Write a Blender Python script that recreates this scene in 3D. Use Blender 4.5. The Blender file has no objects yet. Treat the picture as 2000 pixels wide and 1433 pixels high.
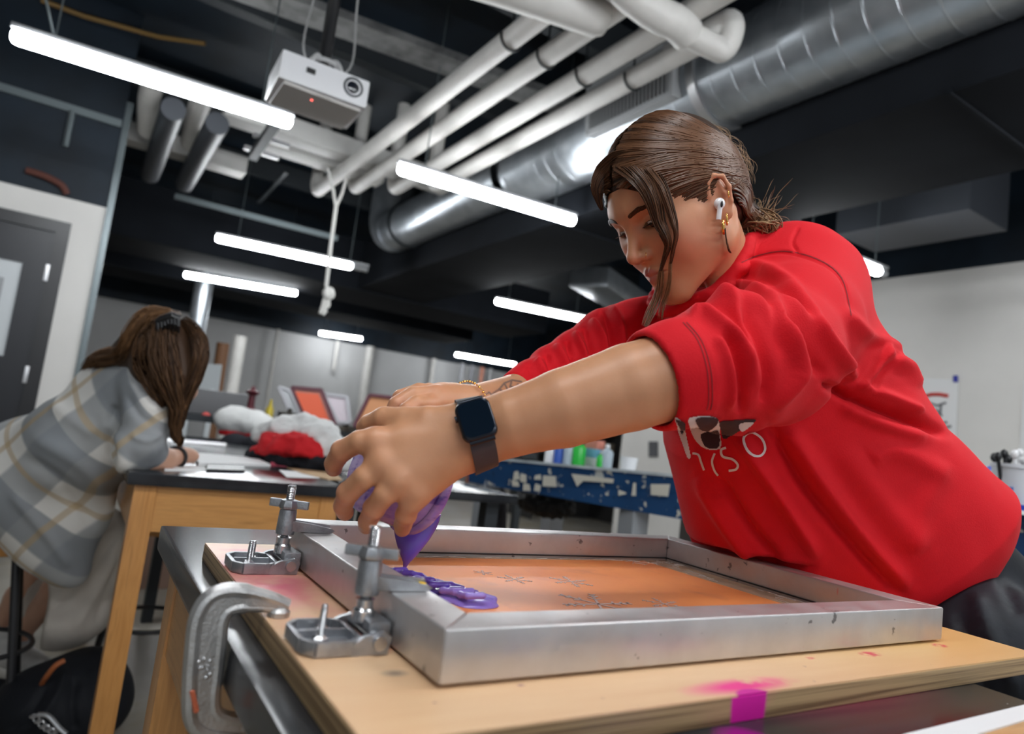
import bpy, bmesh, math, random
import numpy as np
from mathutils import Vector, Matrix, Quaternion, noise
from mathutils.bvhtree import BVHTree

random.seed(7); np.random.seed(7)
S = bpy.context.scene
COL = S.collection
PI = math.pi

# ------------------------------------------------------------------ camera
FPX, CX, CY = 1341.0, 1000.0, 716.5
_a = np.array([150-CX, 744-CY, FPX]); _a /= np.linalg.norm(_a)
_b = np.array([3130-CX, 1130-CY, FPX]); _b -= _a*(_a@_b); _b /= np.linalg.norm(_b)
_u = np.cross(_b, _a)
if _u[1] > 0: _u = -_u
CAM = np.array([0.0, 0.0, 1.12])
RW = np.array([_b, _a, _u])                       # world rows, camera columns (right, down, forward)
def ray(x, y): return RW @ np.array([x-CX, y-CY, FPX])
def P(x, y, d): return Vector(CAM + ray(x, y)*d/FPX)          # photo point at a camera depth
def atz(x, y, z): r = ray(x, y); return Vector(CAM + r*(z-CAM[2])/r[2])
def aty(x, y, Y): r = ray(x, y); return Vector(CAM + r*Y/r[1])
def atx(x, y, X): r = ray(x, y); return Vector(CAM + r*X/r[0])
def proj(p):
    c = RW.T @ (np.asarray(p, float)-CAM)
    return CX+FPX*c[0]/c[2], CY+FPX*c[1]/c[2], c[2]
cam = bpy.data.cameras.new('camera'); camo = bpy.data.objects.new('camera', cam); COL.objects.link(camo)
Rc = Matrix(((RW[0, 0], -RW[0, 1], -RW[0, 2]), (RW[1, 0], -RW[1, 1], -RW[1, 2]), (RW[2, 0], -RW[2, 1], -RW[2, 2])))
camo.matrix_world = Matrix.Translation(Vector(CAM)) @ Rc.to_4x4()
cam.sensor_width = 36.0; cam.sensor_fit = 'HORIZONTAL'; cam.lens = 36.0*FPX/2000.0
cam.clip_start = 0.02; cam.clip_end = 60
cam.dof.use_dof = True; cam.dof.focus_distance = 0.86; cam.dof.aperture_fstop = 4.0
S.camera = camo
# ------------------------------------------------------------------ world + exposure
w = bpy.data.worlds.new('world'); S.world = w; w.use_nodes = True
w.node_tree.nodes['Background'].inputs[0].default_value = (0.86, 0.93, 1.0, 1)
w.node_tree.nodes['Background'].inputs[1].default_value = 0.35
S.view_settings.view_transform = 'Standard'; S.view_settings.look = 'None'
S.view_settings.gamma = 1.0; S.view_settings.exposure = 0.7; S.view_settings.use_curve_mapping = False
TUBE_POWER = 34.0

# ------------------------------------------------------------------ tagging helpers
def tag(o, label=None, cat=None, group=None, kind=None):
    if label: o['label'] = label
    if cat: o['category'] = cat
    if group: o['group'] = group
    if kind: o['kind'] = kind
    return o
def thing(name, label, cat, loc=(0, 0, 0), rz=0, group=None):
    o = bpy.data.objects.new(name, None); COL.objects.link(o)
    o.empty_display_size = 0.05
    o.location = loc; o.rotation_euler = (0, 0, rz)
    return tag(o, label, cat, group)
def copy_tree(o, parent=None):
    c = o.copy(); COL.objects.link(c)
    if parent is not None: c.parent = parent
    for ch in list(o.children): copy_tree(ch, c)
    return c

def link(name, me, mat, parent=None, world=True, smooth=False):
    """world=True: the mesh is in world coordinates; keep it there when the parent is an Empty elsewhere."""
    o = bpy.data.objects.new(name, me); COL.objects.link(o)
    if mat is not None:
        me.materials.clear()
        for m in (mat if isinstance(mat, (list, tuple)) else [mat]): me.materials.append(m)
    if smooth: me.polygons.foreach_set('use_smooth', [True]*len(me.polygons))
    if parent is not None:
        o.parent = parent
        if world:
            M = Matrix.Identity(4); q = parent
            chain = []
            while q is not None: chain.append(q); q = q.parent
            for q in reversed(chain): M = M @ q.matrix_parent_inverse @ q.matrix_basis
            o.matrix_parent_inverse = M.inverted()
    return o

# ------------------------------------------------------------------ mesh builder
class MB:
    def __init__(s): s.bm = bmesh.new(); s.sm = False
    def box(s, c, size, rot=None, bevel=0.0):
        M = Matrix.Translation(Vector(c)) @ ((rot.to_4x4() if rot else Matrix.Identity(4))) @ Matrix.Diagonal((size[0], size[1], size[2], 1))
        r = bmesh.ops.create_cube(s.bm, size=1.0, matrix=M)
        if bevel > 0:
            es = list({e for v in r['verts'] for e in v.link_edges})
            bmesh.ops.bevel(s.bm, geom=es, offset=bevel, segments=2, profile=0.7, affect='EDGES')
        return s
    def span(s, a, b, bevel=0.0):
        a = Vector(a); b = Vector(b)
        return s.box((a+b)/2, [abs(b[i]-a[i]) for i in range(3)], None, bevel)
    def bar(s, p, q, w, h, up=(0, 0, 1), bevel=0.0):
        p = Vector(p); q = Vector(q); d = (q-p); L = d.length; x = d.normalized()
        z = Vector(up); z = (z-x*x.dot(z))
        if z.length < 1e-5: z = Vector((1, 0, 0)); z = z-x*x.dot(z)
        z.normalize(); y = z.cross(x)
        R = Matrix((x, y, z)).transposed()
        return s.box((p+q)/2, (L, w, h), R, bevel)
    def ring_loft(s, rings, cap=True):
        n = len(rings[0]); vs = [[s.bm.verts.new(p) for p in r] for r in rings]
        for i in range(len(vs)-1):
            for j in range(n):
                s.bm.faces.new((vs[i][j], vs[i][(j+1) % n], vs[i+1][(j+1) % n], vs[i+1][j]))
        if cap:
            s.bm.faces.new(list(reversed(vs[0]))); s.bm.faces.new(vs[-1])
        return s
    def tube(s, pts, r, n=12, cap=True):
        pts = [Vector(p) for p in pts]
        rs = r if isinstance(r, (list, tuple)) else [r]*len(pts)
        rings = []; prev = None
        for i, p in enumerate(pts):
            if i == 0: t = pts[1]-pts[0]
            elif i == len(pts)-1: t = pts[-1]-pts[-2]
            else: t = (pts[i+1]-p).normalized()+(p-pts[i-1]).normalized()
            t.normalize()
            if prev is None:
                u = t.cross(Vector((0, 0, 1)))
                if u.length < 1e-3: u = t.cross(Vector((1, 0, 0)))
            else: u = prev - t*prev.dot(t)
            u.normalize(); prev = u; v = t.cross(u)
            rings.append([p+(u*math.cos(2*PI*k/n)+v*math.sin(2*PI*k/n))*rs[i] for k in range(n)])
        return s.ring_loft(rings, cap)
    def cyl(s, p, q, r, n=20, r2=None): return s.tube([p, q], [r, r if r2 is None else r2], n)
    def lathe(s, c, axis, prof, n=32, cap=False):
        """prof: list of (radius, height) along axis from c"""
        c = Vector(c); t = Vector(axis).normalized()
        u = t.cross(Vector((0, 0, 1)))
        if u.length < 1e-3: u = t.cross(Vector((1, 0, 0)))
        u.normalize(); v = t.cross(u)
        return s.ring_loft([[c+t*h+(u*math.cos(2*PI*k/n)+v*math.sin(2*PI*k/n))*max(r, 1e-5) for k in range(n)] for r, h in prof], cap)
    def prism(s, outline, d):
        """closed outline (3D points) extruded by vector d"""
        d = Vector(d)
        return s.ring_loft([[Vector(p) for p in outline], [Vector(p)+d for p in outline]], True)
    def ball(s, c, r, sub=3, sc=(1, 1, 1), rot=None):
        M = Matrix.Translation(Vector(c)) @ (rot.to_4x4() if rot else Matrix.Identity(4)) @ Matrix.Diagonal((sc[0], sc[1], sc[2], 1))
        bmesh.ops.create_icosphere(s.bm, subdivisions=sub, radius=r, matrix=M); return s
    def quad(s, *p): s.bm.faces.new([s.bm.verts.new(Vector(q)) for q in p]); return s
    def build(s, name, mat, parent=None, smooth=True, angle=35, world=True, **tg):
        bmesh.ops.recalc_face_normals(s.bm, faces=s.bm.faces)
        me = bpy.data.meshes.new(name); s.bm.to_mesh(me); s.bm.free()
        if smooth:
            me.polygons.foreach_set('use_smooth', [True]*len(me.polygons))
            me.set_sharp_from_angle(angle=math.radians(angle))
        o = link(name, me, mat, parent, world)
        if tg: tag(o, **tg)
        return o
def arc(c, u, v, r, a0, a1, n=12):
    c = Vector(c); u = Vector(u); v = Vector(v)
    return [c+(u*math.cos(a0+(a1-a0)*i/n)+v*math.sin(a0+(a1-a0)*i/n))*r for i in range(n+1)]
def smooth_path(pts, k=8, closed=False):
    pts = [Vector(p) for p in pts]; n = len(pts); out = []
    rng = range(n if closed else n-1)
    for i in rng:
        p0 = pts[(i-1) % n] if (closed or i > 0) else pts[0]; p1 = pts[i]; p2 = pts[(i+1) % n]
        p3 = pts[(i+2) % n] if (closed or i+2 < n) else pts[-1]
        for j in range(k):
            t = j/k
            out.append(0.5*((2*p1)+(p2-p0)*t+(2*p0-5*p1+4*p2-p3)*t*t+(3*p1-p0-3*p2+p3)*t**3))
    if not closed: out.append(pts[-1].copy())
    return out

# ------------------------------------------------------------------ materials
def new_mat(name):
    m = bpy.data.materials.new(name); m.use_nodes = True
    return m, m.node_tree.nodes, m.node_tree.links, m.node_tree.nodes['Principled BSDF']
def c4(c): return (c[0], c[1], c[2], 1)
def mat(name, col, rough=0.5, metal=0.0, var=0.0, vscale=20, bump=0.0, bscale=200, col2=None, spec=None, coat=0.0, sheen=0.0, sss=0.0, stretch=None, trans=0.0):
    m, N, L, B = new_mat(name)
    B.inputs['Base Color'].default_value = c4(col); B.inputs['Roughness'].default_value = rough; B.inputs['Metallic'].default_value = metal
    if spec is not None: B.inputs['Specular IOR Level'].default_value = spec
    if coat: B.inputs['Coat Weight'].default_value = coat; B.inputs['Coat Roughness'].default_value = 0.08
    if sheen: B.inputs['Sheen Weight'].default_value = sheen; B.inputs['Sheen Roughness'].default_value = 0.4
    if sss: B.inputs['Subsurface Weight'].default_value = sss; B.inputs['Subsurface Radius'].default_value = (0.012, 0.005, 0.003); B.inputs['Subsurface Scale'].default_value = 0.6
    if trans: B.inputs['Transmission Weight'].default_value = trans
    if var or col2 or bump:
        tc = N.new('ShaderNodeTexCoord'); mp = N.new('ShaderNodeMapping'); L.new(tc.outputs['Object'], mp.inputs[0])
        if stretch: mp.inputs['Scale'].default_value = stretch
        if var or col2:
            nz = N.new('ShaderNodeTexNoise'); nz.inputs['Scale'].default_value = vscale; nz.inputs['Detail'].default_value = 6
            L.new(mp.outputs[0], nz.inputs[0])
            rp = N.new('ShaderNodeValToRGB'); rp.color_ramp.elements[0].position = 0.35; rp.color_ramp.elements[1].position = 0.65
            c2 = col2 if col2 else tuple(min(1, x*(1+var)) for x in col)
            c1 = col if col2 else tuple(x*(1-var) for x in col)
            rp.color_ramp.elements[0].color = c4(c1); rp.color_ramp.elements[1].color = c4(c2)
            L.new(nz.outputs[0], rp.inputs[0]); L.new(rp.outputs[0], B.inputs['Base Color'])
        if bump:
            n2 = N.new('ShaderNodeTexNoise'); n2.inputs['Scale'].default_value = bscale; n2.inputs['Detail'].default_value = 4
            L.new(mp.outputs[0], n2.inputs[0])
            bp = N.new('ShaderNodeBump'); bp.inputs['Strength'].default_value = bump; bp.inputs['Distance'].default_value = 0.002
            L.new(n2.outputs[0], bp.inputs['Height']); L.new(bp.outputs[0], B.inputs['Normal'])
    return m
def emis(name, col, s):
    m, N, L, B = new_mat(name)
    B.inputs['Base Color'].default_value = c4(col); B.inputs['Emission Color'].default_value = c4(col); B.inputs['Emission Strength'].default_value = s
    return m
def ramp(N, stops, interp='LINEAR'):
    r = N.new('ShaderNodeValToRGB'); r.color_ramp.interpolation = interp
    while len(r.color_ramp.elements) > 1: r.color_ramp.elements.remove(r.color_ramp.elements[0])
    for i, (p, c) in enumerate(stops):
        e = r.color_ramp.elements[0] if i == 0 else r.color_ramp.elements.new(p)
        e.position = p; e.color = c4(c)
    return r
def mix(N, L, fac, a, b, blend='MIX'):
    m = N.new('ShaderNodeMix'); m.data_type = 'RGBA'; m.blend_type = blend
    for sock, v in ((m.inputs[0], fac), (m.inputs[6], a), (m.inputs[7], b)):
        if hasattr(v, 'is_linked') or hasattr(v, 'links'): L.new(v, sock)
        elif isinstance(v, (int, float)): sock.default_value = v
        else: sock.default_value = c4(v)
    return m.outputs[2]
def blobs(N, L, vec, scale, lo, hi, seed=0, detail=4, rough=0.6):
    """0..1 mask of irregular stains"""
    mp = N.new('ShaderNodeMapping'); mp.inputs['Location'].default_value = (seed*3.1, seed*1.7, seed*0.9)
    L.new(vec, mp.inputs[0])
    nz = N.new('ShaderNodeTexNoise'); nz.inputs['Scale'].default_value = scale; nz.inputs['Detail'].default_value = detail; nz.inputs['Roughness'].default_value = rough
    L.new(mp.outputs[0], nz.inputs[0])
    r = N.new('ShaderNodeMapRange'); r.inputs[1].default_value = lo; r.inputs[2].default_value = hi; r.clamp = True
    L.new(nz.outputs[0], r.inputs[0]); return r.outputs[0]
def spot(N, L, vec, c, rad, soft=0.5):
    """1 inside a sphere around c (object space), falling off"""
    d = N.new('ShaderNodeVectorMath'); d.operation = 'SUBTRACT'; L.new(vec, d.inputs[0]); d.inputs[1].default_value = c
    s = N.new('ShaderNodeVectorMath'); s.operation = 'DIVIDE'; L.new(d.outputs[0], s.inputs[0]); s.inputs[1].default_value = rad if isinstance(rad, (tuple, list)) else (rad, rad, rad)
    l = N.new('ShaderNodeVectorMath'); l.operation = 'LENGTH'; L.new(s.outputs[0], l.inputs[0])
    r = N.new('ShaderNodeMapRange'); r.inputs[1].default_value = 1.0; r.inputs[2].default_value = 1.0-soft; r.clamp = True
    L.new(l.outputs['Value'], r.inputs[0]); return r.outputs[0]
def mul(N, L, a, b):
    m = N.new('ShaderNodeMath'); m.operation = 'MULTIPLY'
    for s, v in ((m.inputs[0], a), (m.inputs[1], b)):
        if isinstance(v, (int, float)): s.default_value = v
        else: L.new(v, s)
    return m.outputs[0]

# ------------------------------------------------------------------ implicit surfaces (numpy)
F32 = np.float32
def V3(*p): return np.array(p, dtype=F32)
def sd_cone(p, a, b, r1, r2):
    a = np.asarray(a, F32); b = np.asarray(b, F32); ba = b-a; l2 = float(ba@ba)+1e-12
    t = np.clip(((p-a)@ba)/l2, 0, 1)
    return np.linalg.norm(p-a-t[:, None]*ba, axis=1)-(r1+(r2-r1)*t)
def sd_ell(p, c, r, R=None):
    q = p-np.asarray(c, F32)
    if R is not None: q = q@np.asarray(R, F32)       # columns of R: ellipsoid axes
    r = np.asarray(r, F32)
    k0 = np.linalg.norm(q/r, axis=1); k1 = np.linalg.norm(q/(r*r), axis=1)+1e-9
    return k0*(k0-1)/k1
def sd_box(p, c, h, rd=0.0, R=None):
    q = p-np.asarray(c, F32)
    if R is not None: q = q@np.asarray(R, F32)
    q = np.abs(q)-(np.asarray(h, F32)-rd)
    return np.linalg.norm(np.maximum(q, 0), axis=1)+np.minimum(q.max(axis=1), 0)-rd
def smin(a, b, k):
    h = np.maximum(k-np.abs(a-b), 0)/k
    return np.minimum(a, b)-h*h*k*0.25
def smax(a, b, k): return -smin(-a, -b, k)
def polygonise(f, lo, hi, h):
    lo = np.array(lo, float); hi = np.array(hi, float); B = 8
    nb = np.ceil((hi-lo)/(h*B)).astype(int); n = nb*B+1
    bi = np.stack(np.meshgrid(*[np.arange(k) for k in nb], indexing='ij'), -1).reshape(-1, 3)
    cen = lo+(bi+0.5)*B*h
    d = f(cen.astype(F32))
    rad = B*h*0.87
    Vg = np.full(n, 1.0, dtype=F32)
    # default sign from coarse value
    for (i, j, k), dv in zip(bi, d):
        if dv < 0: Vg[i*B:i*B+B+1, j*B:j*B+B+1, k*B:k*B+B+1] = -1.0
    keep = bi[np.abs(d) < rad*1.6+0.004]
    loc = np.stack(np.meshgrid(*[np.arange(B+1)]*3, indexing='ij'), -1).reshape(-1, 3)
    CH = 400
    for s in range(0, len(keep), CH):
        ii = (keep[s:s+CH, None, :]*B+loc[None]).reshape(-1, 3)
        v = f((lo+ii*h).astype(F32))
        Vg[ii[:, 0], ii[:, 1], ii[:, 2]] = v
    neg = Vg < 0
    c = np.stack([neg[i:n[0]-1+i, j:n[1]-1+j, k:n[2]-1+k] for i in (0, 1) for j in (0, 1) for k in (0, 1)])
    sm = c.sum(0); act = (sm > 0) & (sm < 8)
    idx = -np.ones(act.shape, int); cells = np.argwhere(act); idx[act] = np.arange(len(cells))
    acc = np.zeros((len(cells), 3)); cnt = np.zeros(len(cells))
    corners = [(i, j, k) for i in (0, 1) for j in (0, 1) for k in (0, 1)]
    for a in range(8):
        for b in range(a+1, 8):
            ca, cb = np.array(corners[a]), np.array(corners[b])
            if np.abs(ca-cb).sum() != 1: continue
            va = Vg[tuple((cells+ca).T)]; vb = Vg[tuple((cells+cb).T)]
            m = (va < 0) != (vb < 0)
            t = np.where(m, va/np.where(m, va-vb, 1), 0)
            acc += np.where(m[:, None], ca+t[:, None]*(cb-ca), 0); cnt += m
    verts = lo+(cells+acc/cnt[:, None])*h
    quads = []
    for ax in range(3):
        o1, o2 = [(1, 2), (2, 0), (0, 1)][ax]
        s0 = [slice(0, n[0]), slice(0, n[1]), slice(0, n[2])]; s1 = list(s0)
        s0[ax] = slice(0, n[ax]-1); s1[ax] = slice(1, n[ax])
        A = neg[tuple(s0)]; Bn = neg[tuple(s1)]
        e = np.argwhere(A != Bn)
        ok = (e[:, o1] > 0) & (e[:, o2] > 0) & (e[:, o1] < n[o1]-1) & (e[:, o2] < n[o2]-1); e = e[ok]
        flip = A[tuple(e.T)]
        d1 = np.zeros(3, int); d1[o1] = 1; d2 = np.zeros(3, int); d2[o2] = 1
        q = np.stack([idx[tuple((e-d1-d2).T)], idx[tuple((e-d2).T)], idx[tuple(e.T)], idx[tuple((e-d1).T)]], 1)
        q[~flip] = q[~flip][:, ::-1]
        quads.append(q)
    q = np.concatenate(quads); q = q[(q >= 0).all(1)]
    return verts, q
def relax(v, q, it=2, lam=0.5):
    for _ in range(it):
        acc = np.zeros_like(v); cnt = np.zeros(len(v))
        for a in range(4):
            for b in ((a+1) % 4, (a+3) % 4):
                np.add.at(acc, q[:, a], v[q[:, b]]); np.add.at(cnt, q[:, a], 1)
        v = v+lam*(acc/np.maximum(cnt, 1)[:, None]-v)
    return v
def vnormals(v, q):
    fn = np.cross(v[q[:, 2]]-v[q[:, 0]], v[q[:, 3]]-v[q[:, 1]])
    n = np.zeros_like(v)
    for a in range(4): np.add.at(n, q[:, a], fn)
    return n/(np.linalg.norm(n, axis=1)[:, None]+1e-12)
def np_mesh(name, v, q):
    me = bpy.data.meshes.new(name)
    me.vertices.add(len(v)); me.vertices.foreach_set('co', v.astype(F32).ravel())
    me.loops.add(q.size); me.loops.foreach_set('vertex_index', q.ravel().astype(np.int32))
    me.polygons.add(len(q)); me.polygons.foreach_set('loop_start', np.arange(0, q.size, q.shape[1], dtype=np.int32))
    me.polygons.foreach_set('loop_total', np.full(len(q), q.shape[1], dtype=np.int32))
    me.update(calc_edges=True); me.validate()
    return me
def sdf_obj(name, f, lo, hi, h, mat_, parent=None, it=1, post=None, attrs=None):
    v, q = polygonise(f, lo, hi, h)
    v = relax(v, q, it)
    if post: v = post(v, vnormals(v, q))
    me = np_mesh(name, v, q)
    if attrs:
        for an, fn in attrs.items():
            at = me.attributes.new(an, 'FLOAT', 'POINT'); at.data.foreach_set('value', np.asarray(fn(v), dtype=F32))
    o = link(name, me, mat_, parent, True, True)
    return o, v, q
def projv(v):
    c = (v-CAM)@RW
    return CX+FPX*c[:, 0]/c[:, 2], CY+FPX*c[:, 1]/c[:, 2], c[:, 2]
def folds(v, n, ridges, facing=0.15):
    """cloth creases: each ridge is a polyline of photo points with width (px) and height (m); raised on the side we know"""
    x, y, d = projv(v); xy = np.stack([x, y], 1)
    view = (v-CAM); view /= np.linalg.norm(view, axis=1)[:, None]
    fac = np.clip((-(view*n).sum(1)+0.25)/0.4, 0, 1)
    disp = np.zeros(len(v))
    for pts, wpx, amp in ridges:
        pts = np.array([(p.x, p.y) for p in smooth_path([Vector((a, b, 0)) for a, b in pts], 5)])
        best = np.full(len(v), 1e9); tt = np.zeros(len(v)); m = len(pts)-1
        bx = (x > pts[:, 0].min()-3*wpx) & (x < pts[:, 0].max()+3*wpx) & (y > pts[:, 1].min()-3*wpx) & (y < pts[:, 1].max()+3*wpx)
        if not bx.any(): continue
        Q = xy[bx]; bb = np.full(len(Q), 1e9); t2 = np.zeros(len(Q))
        for i in range(m):
            a, b = pts[i], pts[i+1]; ab = b-a
            t = np.clip(((Q-a)@ab)/(ab@ab+1e-9), 0, 1)
            dd = np.linalg.norm(Q-a-t[:, None]*ab, axis=1)
            k = dd < bb; bb[k] = dd[k]; t2[k] = (i+t[k])/m
        g = np.exp(-(bb/wpx)**2)*np.clip(np.minimum(t2, 1-t2)*5+0.15, 0, 1)
        disp[bx] += amp*g
    return v+n*(disp*fac)[:, None]

# ================================================================== MATERIALS
M = {}
M['black_ceiling'] = mat('black_paint', (0.006, 0.012, 0.020), 0.6, spec=0.3, var=0.3, vscale=3)
M['duct_black'] = mat('black_duct_paint', (0.0085, 0.010, 0.013), 0.9, spec=0.1, var=0.2, vscale=2)
M['dark_steel'] = mat('dark_steel', (0.03, 0.035, 0.04), 0.5, 0.3)
M['conduit'] = mat('conduit_grey', (0.16, 0.19, 0.2), 0.4, 0.5)
M['old_steel'] = mat('dusty_steel', (0.17, 0.17, 0.17), 0.6, 0.2, var=0.4, vscale=8)
M['white_wall'] = mat('white_wall', (0.74, 0.72, 0.69), 0.7, var=0.05, vscale=1.5, bump=0.2, bscale=60)
M['grey_wall'] = mat('grey_wall', (0.50, 0.50, 0.50), 0.7, var=0.07, vscale=1.2)
M['pipe_white'] = mat('white_pipe', (0.66, 0.64, 0.61), 0.5, var=0.07, vscale=6)
M['black_plastic'] = mat('black_plastic', (0.012, 0.012, 0.014), 0.35)
M['rubber'] = mat('black_rubber', (0.02, 0.02, 0.022), 0.7)
M['tube'] = emis('lamp_tube', (0.93, 0.97, 1.0), TUBE_POWER)
M['lamp_body'] = mat('lamp_housing', (0.35, 0.36, 0.37), 0.4, 0.3)
M['alu'] = mat('aluminium_dull', (0.6, 0.6, 0.61), 0.35, 0.9)
M['paper'] = mat('paper_white', (0.78, 0.78, 0.78), 0.8)

def galv():
    m, N, L, B = new_mat('galvanised_spiral')
    B.inputs['Metallic'].default_value = 0.8; B.inputs['Roughness'].default_value = 0.34
    tc = N.new('ShaderNodeTexCoord'); mp = N.new('ShaderNodeMapping'); mp.inputs['Scale'].default_value = (1, 1, 1); L.new(tc.outputs['Object'], mp.inputs[0])
    nz = N.new('ShaderNodeTexNoise'); nz.inputs['Scale'].default_value = 9; nz.inputs['Detail'].default_value = 5; L.new(mp.outputs[0], nz.inputs[0])
    r = ramp(N, [(0.3, (0.36, 0.39, 0.42)), (0.7, (0.46, 0.49, 0.52))]); L.new(nz.outputs[0], r.inputs[0]); L.new(r.outputs[0], B.inputs['Base Color'])
    r2 = ramp(N, [(0.3, (0.30,)*3), (0.7, (0.38,)*3)]); L.new(nz.outputs[0], r2.inputs[0]); L.new(r2.outputs[0], B.inputs['Roughness'])
    return m
M['galv'] = galv()
def floor_mat():
    m, N, L, B = new_mat('stained_concrete'); tc = N.new('ShaderNodeTexCoord'); V = tc.outputs['Object']
    a = mix(N, L, blobs(N, L, V, 1.6, 0.35, 0.65, 1), (0.42, 0.39, 0.34), (0.30, 0.27, 0.22))
    a = mix(N, L, mul(N, L, blobs(N, L, V, 2.2, 0.5, 0.62, 5), 0.6), a, (0.30, 0.24, 0.13))
    a = mix(N, L, blobs(N, L, V, 30, 0.68, 0.74, 2), a, (0.13, 0.12, 0.11))
    L.new(a, B.inputs['Base Color']); B.inputs['Roughness'].default_value = 0.35
    return m

def struct(mb, name, m, **k):
    o = mb.build(name, m, **k); o['kind'] = 'structure'; return o

# ================================================================== ROOM
struct(MB().span((-4.5, -2.5, -0.1), (9.5, 14.2, 0)), 'floor', floor_mat())
struct(MB().span((-4.5, -2.5, 3.75), (9.5, 14.2, 3.9)), 'ceiling', M['black_ceiling'])
# back wall: grey panels below, black above
struct(MB().span((-4.5, 13.7, 0), (9.5, 13.85, 2.60)), 'wall_back', M['grey_wall'])
struct(MB().span((-4.5, 13.62, 2.60), (9.5, 13.85, 3.75)), 'trim_1', M['black_ceiling'])
# left wall that carries the black door; stops at a free corner
struct(MB().span((-4.2, 5.5, 0), (-1.35, 5.64, 2.33)).span((-0.20, 5.5, 0), (-0.02, 5.64, 2.33)).span((-1.35, 5.5, 2.16), (-0.20, 5.64, 2.33)), 'wall_left', M['white_wall'])
struct(MB().span((-4.2, 5.495, 2.33), (-0.02, 5.64, 3.75)), 'trim_2', M['black_ceiling'])
struct(MB().span((-0.022, 5.48, 0), (0.02, 5.66, 3.1), 0.004), 'trim_3', M['conduit'])
struct(MB().span((9.35, -2.5, 0), (9.5, 14.2, 3.75)), 'wall_far_right', M['duct_black'])
struct(MB().span((-4.35, -2.5, 0), (-4.2, 14.2, 3.75)), 'wall_far_left', M['grey_wall'])
# right wall
struct(MB().span((5.74, -2.5, 0), (5.89, 6.45, 2.90)), 'wall_right', M['white_wall'])
struct(MB().span((5.73, -2.5, 2.90), (5.89, 6.45, 3.75)), 'trim_4', M['black_ceiling'])
# door in the left wall
dr = thing('door', 'black wooden door with a white glazed panel in the white wall behind the seated woman', 'door', (-0.78, 5.5, 0))
dr.name = 'door_1'; dr['kind'] = 'structure'
MB().span((-1.35, 5.47, 0), (-1.27, 5.64, 2.16)).span((-0.28, 5.47, 0), (-0.20, 5.64, 2.16)).span((-1.27, 5.47, 2.08), (-0.28, 5.64, 2.16)).build('door_frame', M['black_plastic'], dr)
M['door_black'] = mat('door_paint', (0.012, 0.013, 0.018), 0.35)
MB().span((-1.27, 5.49, 0.01), (-1.14, 5.53, 2.08)).span((-0.42, 5.49, 0.01), (-0.28, 5.53, 2.08)).span((-1.14, 5.49, 1.84), (-0.42, 5.53, 2.08)).span((-1.14, 5.49, 0.01), (-0.42, 5.53, 1.22)).build('door_leaf', M['door_black'], dr)
MB().span((-1.14, 5.505, 1.22), (-0.42, 5.515, 1.84)).build('door_glass', mat('frosted_pane', (0.62, 0.65, 0.67), 0.3), dr)
MB().span((-0.56, 5.500, 1.36), (-0.50, 5.503, 1.72)).build('notice', mat('grey_notice', (0.35, 0.36, 0.38), 0.6), dr)
for z in (1.80, 1.12):
    MB().span((-0.295, 5.462, z-0.055), (-0.272, 5.474, z+0.055), 0.002).build('hinge', M['alu'], dr)

# ---------------------------------------------------------------- pendant lamps
lamp_i = 0
def pendant(p, q, label, r=0.034, dark_end=0.0, group='linear pendant lamps'):
    p = Vector(p); q = Vector(q); m = (p+q)/2; d = (q-p).normalized()
    t = thing('pendant_lamp', label, 'ceiling light', (m.x, m.y, m.z), 0, group)
    up = Vector((0, 0, 1))
    pts = [p+d*r*0.0, p+d*r*0.25, p+d*r*0.9]
    e = q-d*dark_end
    MB().tube([p, p+d*0.008, p+d*0.025, e-d*0.025, e-d*0.008, e], [r*0.5, r*0.85, r, r, r*0.85, r*0.5], 20).build('diffuser', M['tube'], t)
    MB().bar(p+up*(r+0.006)-d*0.005, q+up*(r+0.006)+d*0.005, 0.05, 0.022, bevel=0.003).build('housing', M['lamp_body'], t)
    if dark_end:
        MB().tube([e+d*0.004, q], r*0.75, 16).build('end_cap', M['lamp_body'], t)
    for s in (0.13, 0.87):
        a = p+(q-p)*s+up*(r+0.015)
        MB().tube([a, Vector((a.x, a.y, 3.75))], 0.004, 6).build('suspension_wire', M['conduit'], t)
    return t
LZ = 2.62
LP = [((22, 68), (570, 240), 'nearest linear pendant lamp at upper left in front of the projector', 0),
      ((778, 328), (1122, 432), 'linear pendant lamp in front of the lower ends of the white pipes', 0),
      ((422, 464), (718, 527), 'linear pendant lamp with a grey end, behind the knotted rope', 0.16),
      ((360, 536), (580, 573), 'linear pendant lamp touching the silver column in the view', 0),
      ((968, 588), (1147, 625), 'linear pendant lamp above the standing woman\'s far sleeve', 0),
      ((624, 650), (707, 662), 'short looking far pendant lamp just above the grey back wall', 0),
      ((890, 692), (1007, 712), 'far pendant lamp low in the view above the forearms', 0),
      ((1560, 470), (1728, 535), 'pendant lamp mostly hidden behind the red shoulder', 0.07)]
for a, b, lab, de in LP:
    pendant(atz(*a, LZ), atz(*b, LZ), lab, 0.036, de)
# the same rows carry on over and behind the camera (out of frame)
for x, y, w_ in ((-0.6, 0.3, 'left above the printing table'), (1.2, 0.05, 'right above the printing table'), (3.4, 0.6, 'above the right aisle'), (-0.6, -1.6, 'farther back on the left'), (1.4, -1.6, 'farther back on the right')):
    pendant((x, y, LZ), (x+1.22, y, LZ), 'pendant lamp behind the viewer, '+w_, 0.036)

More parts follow.
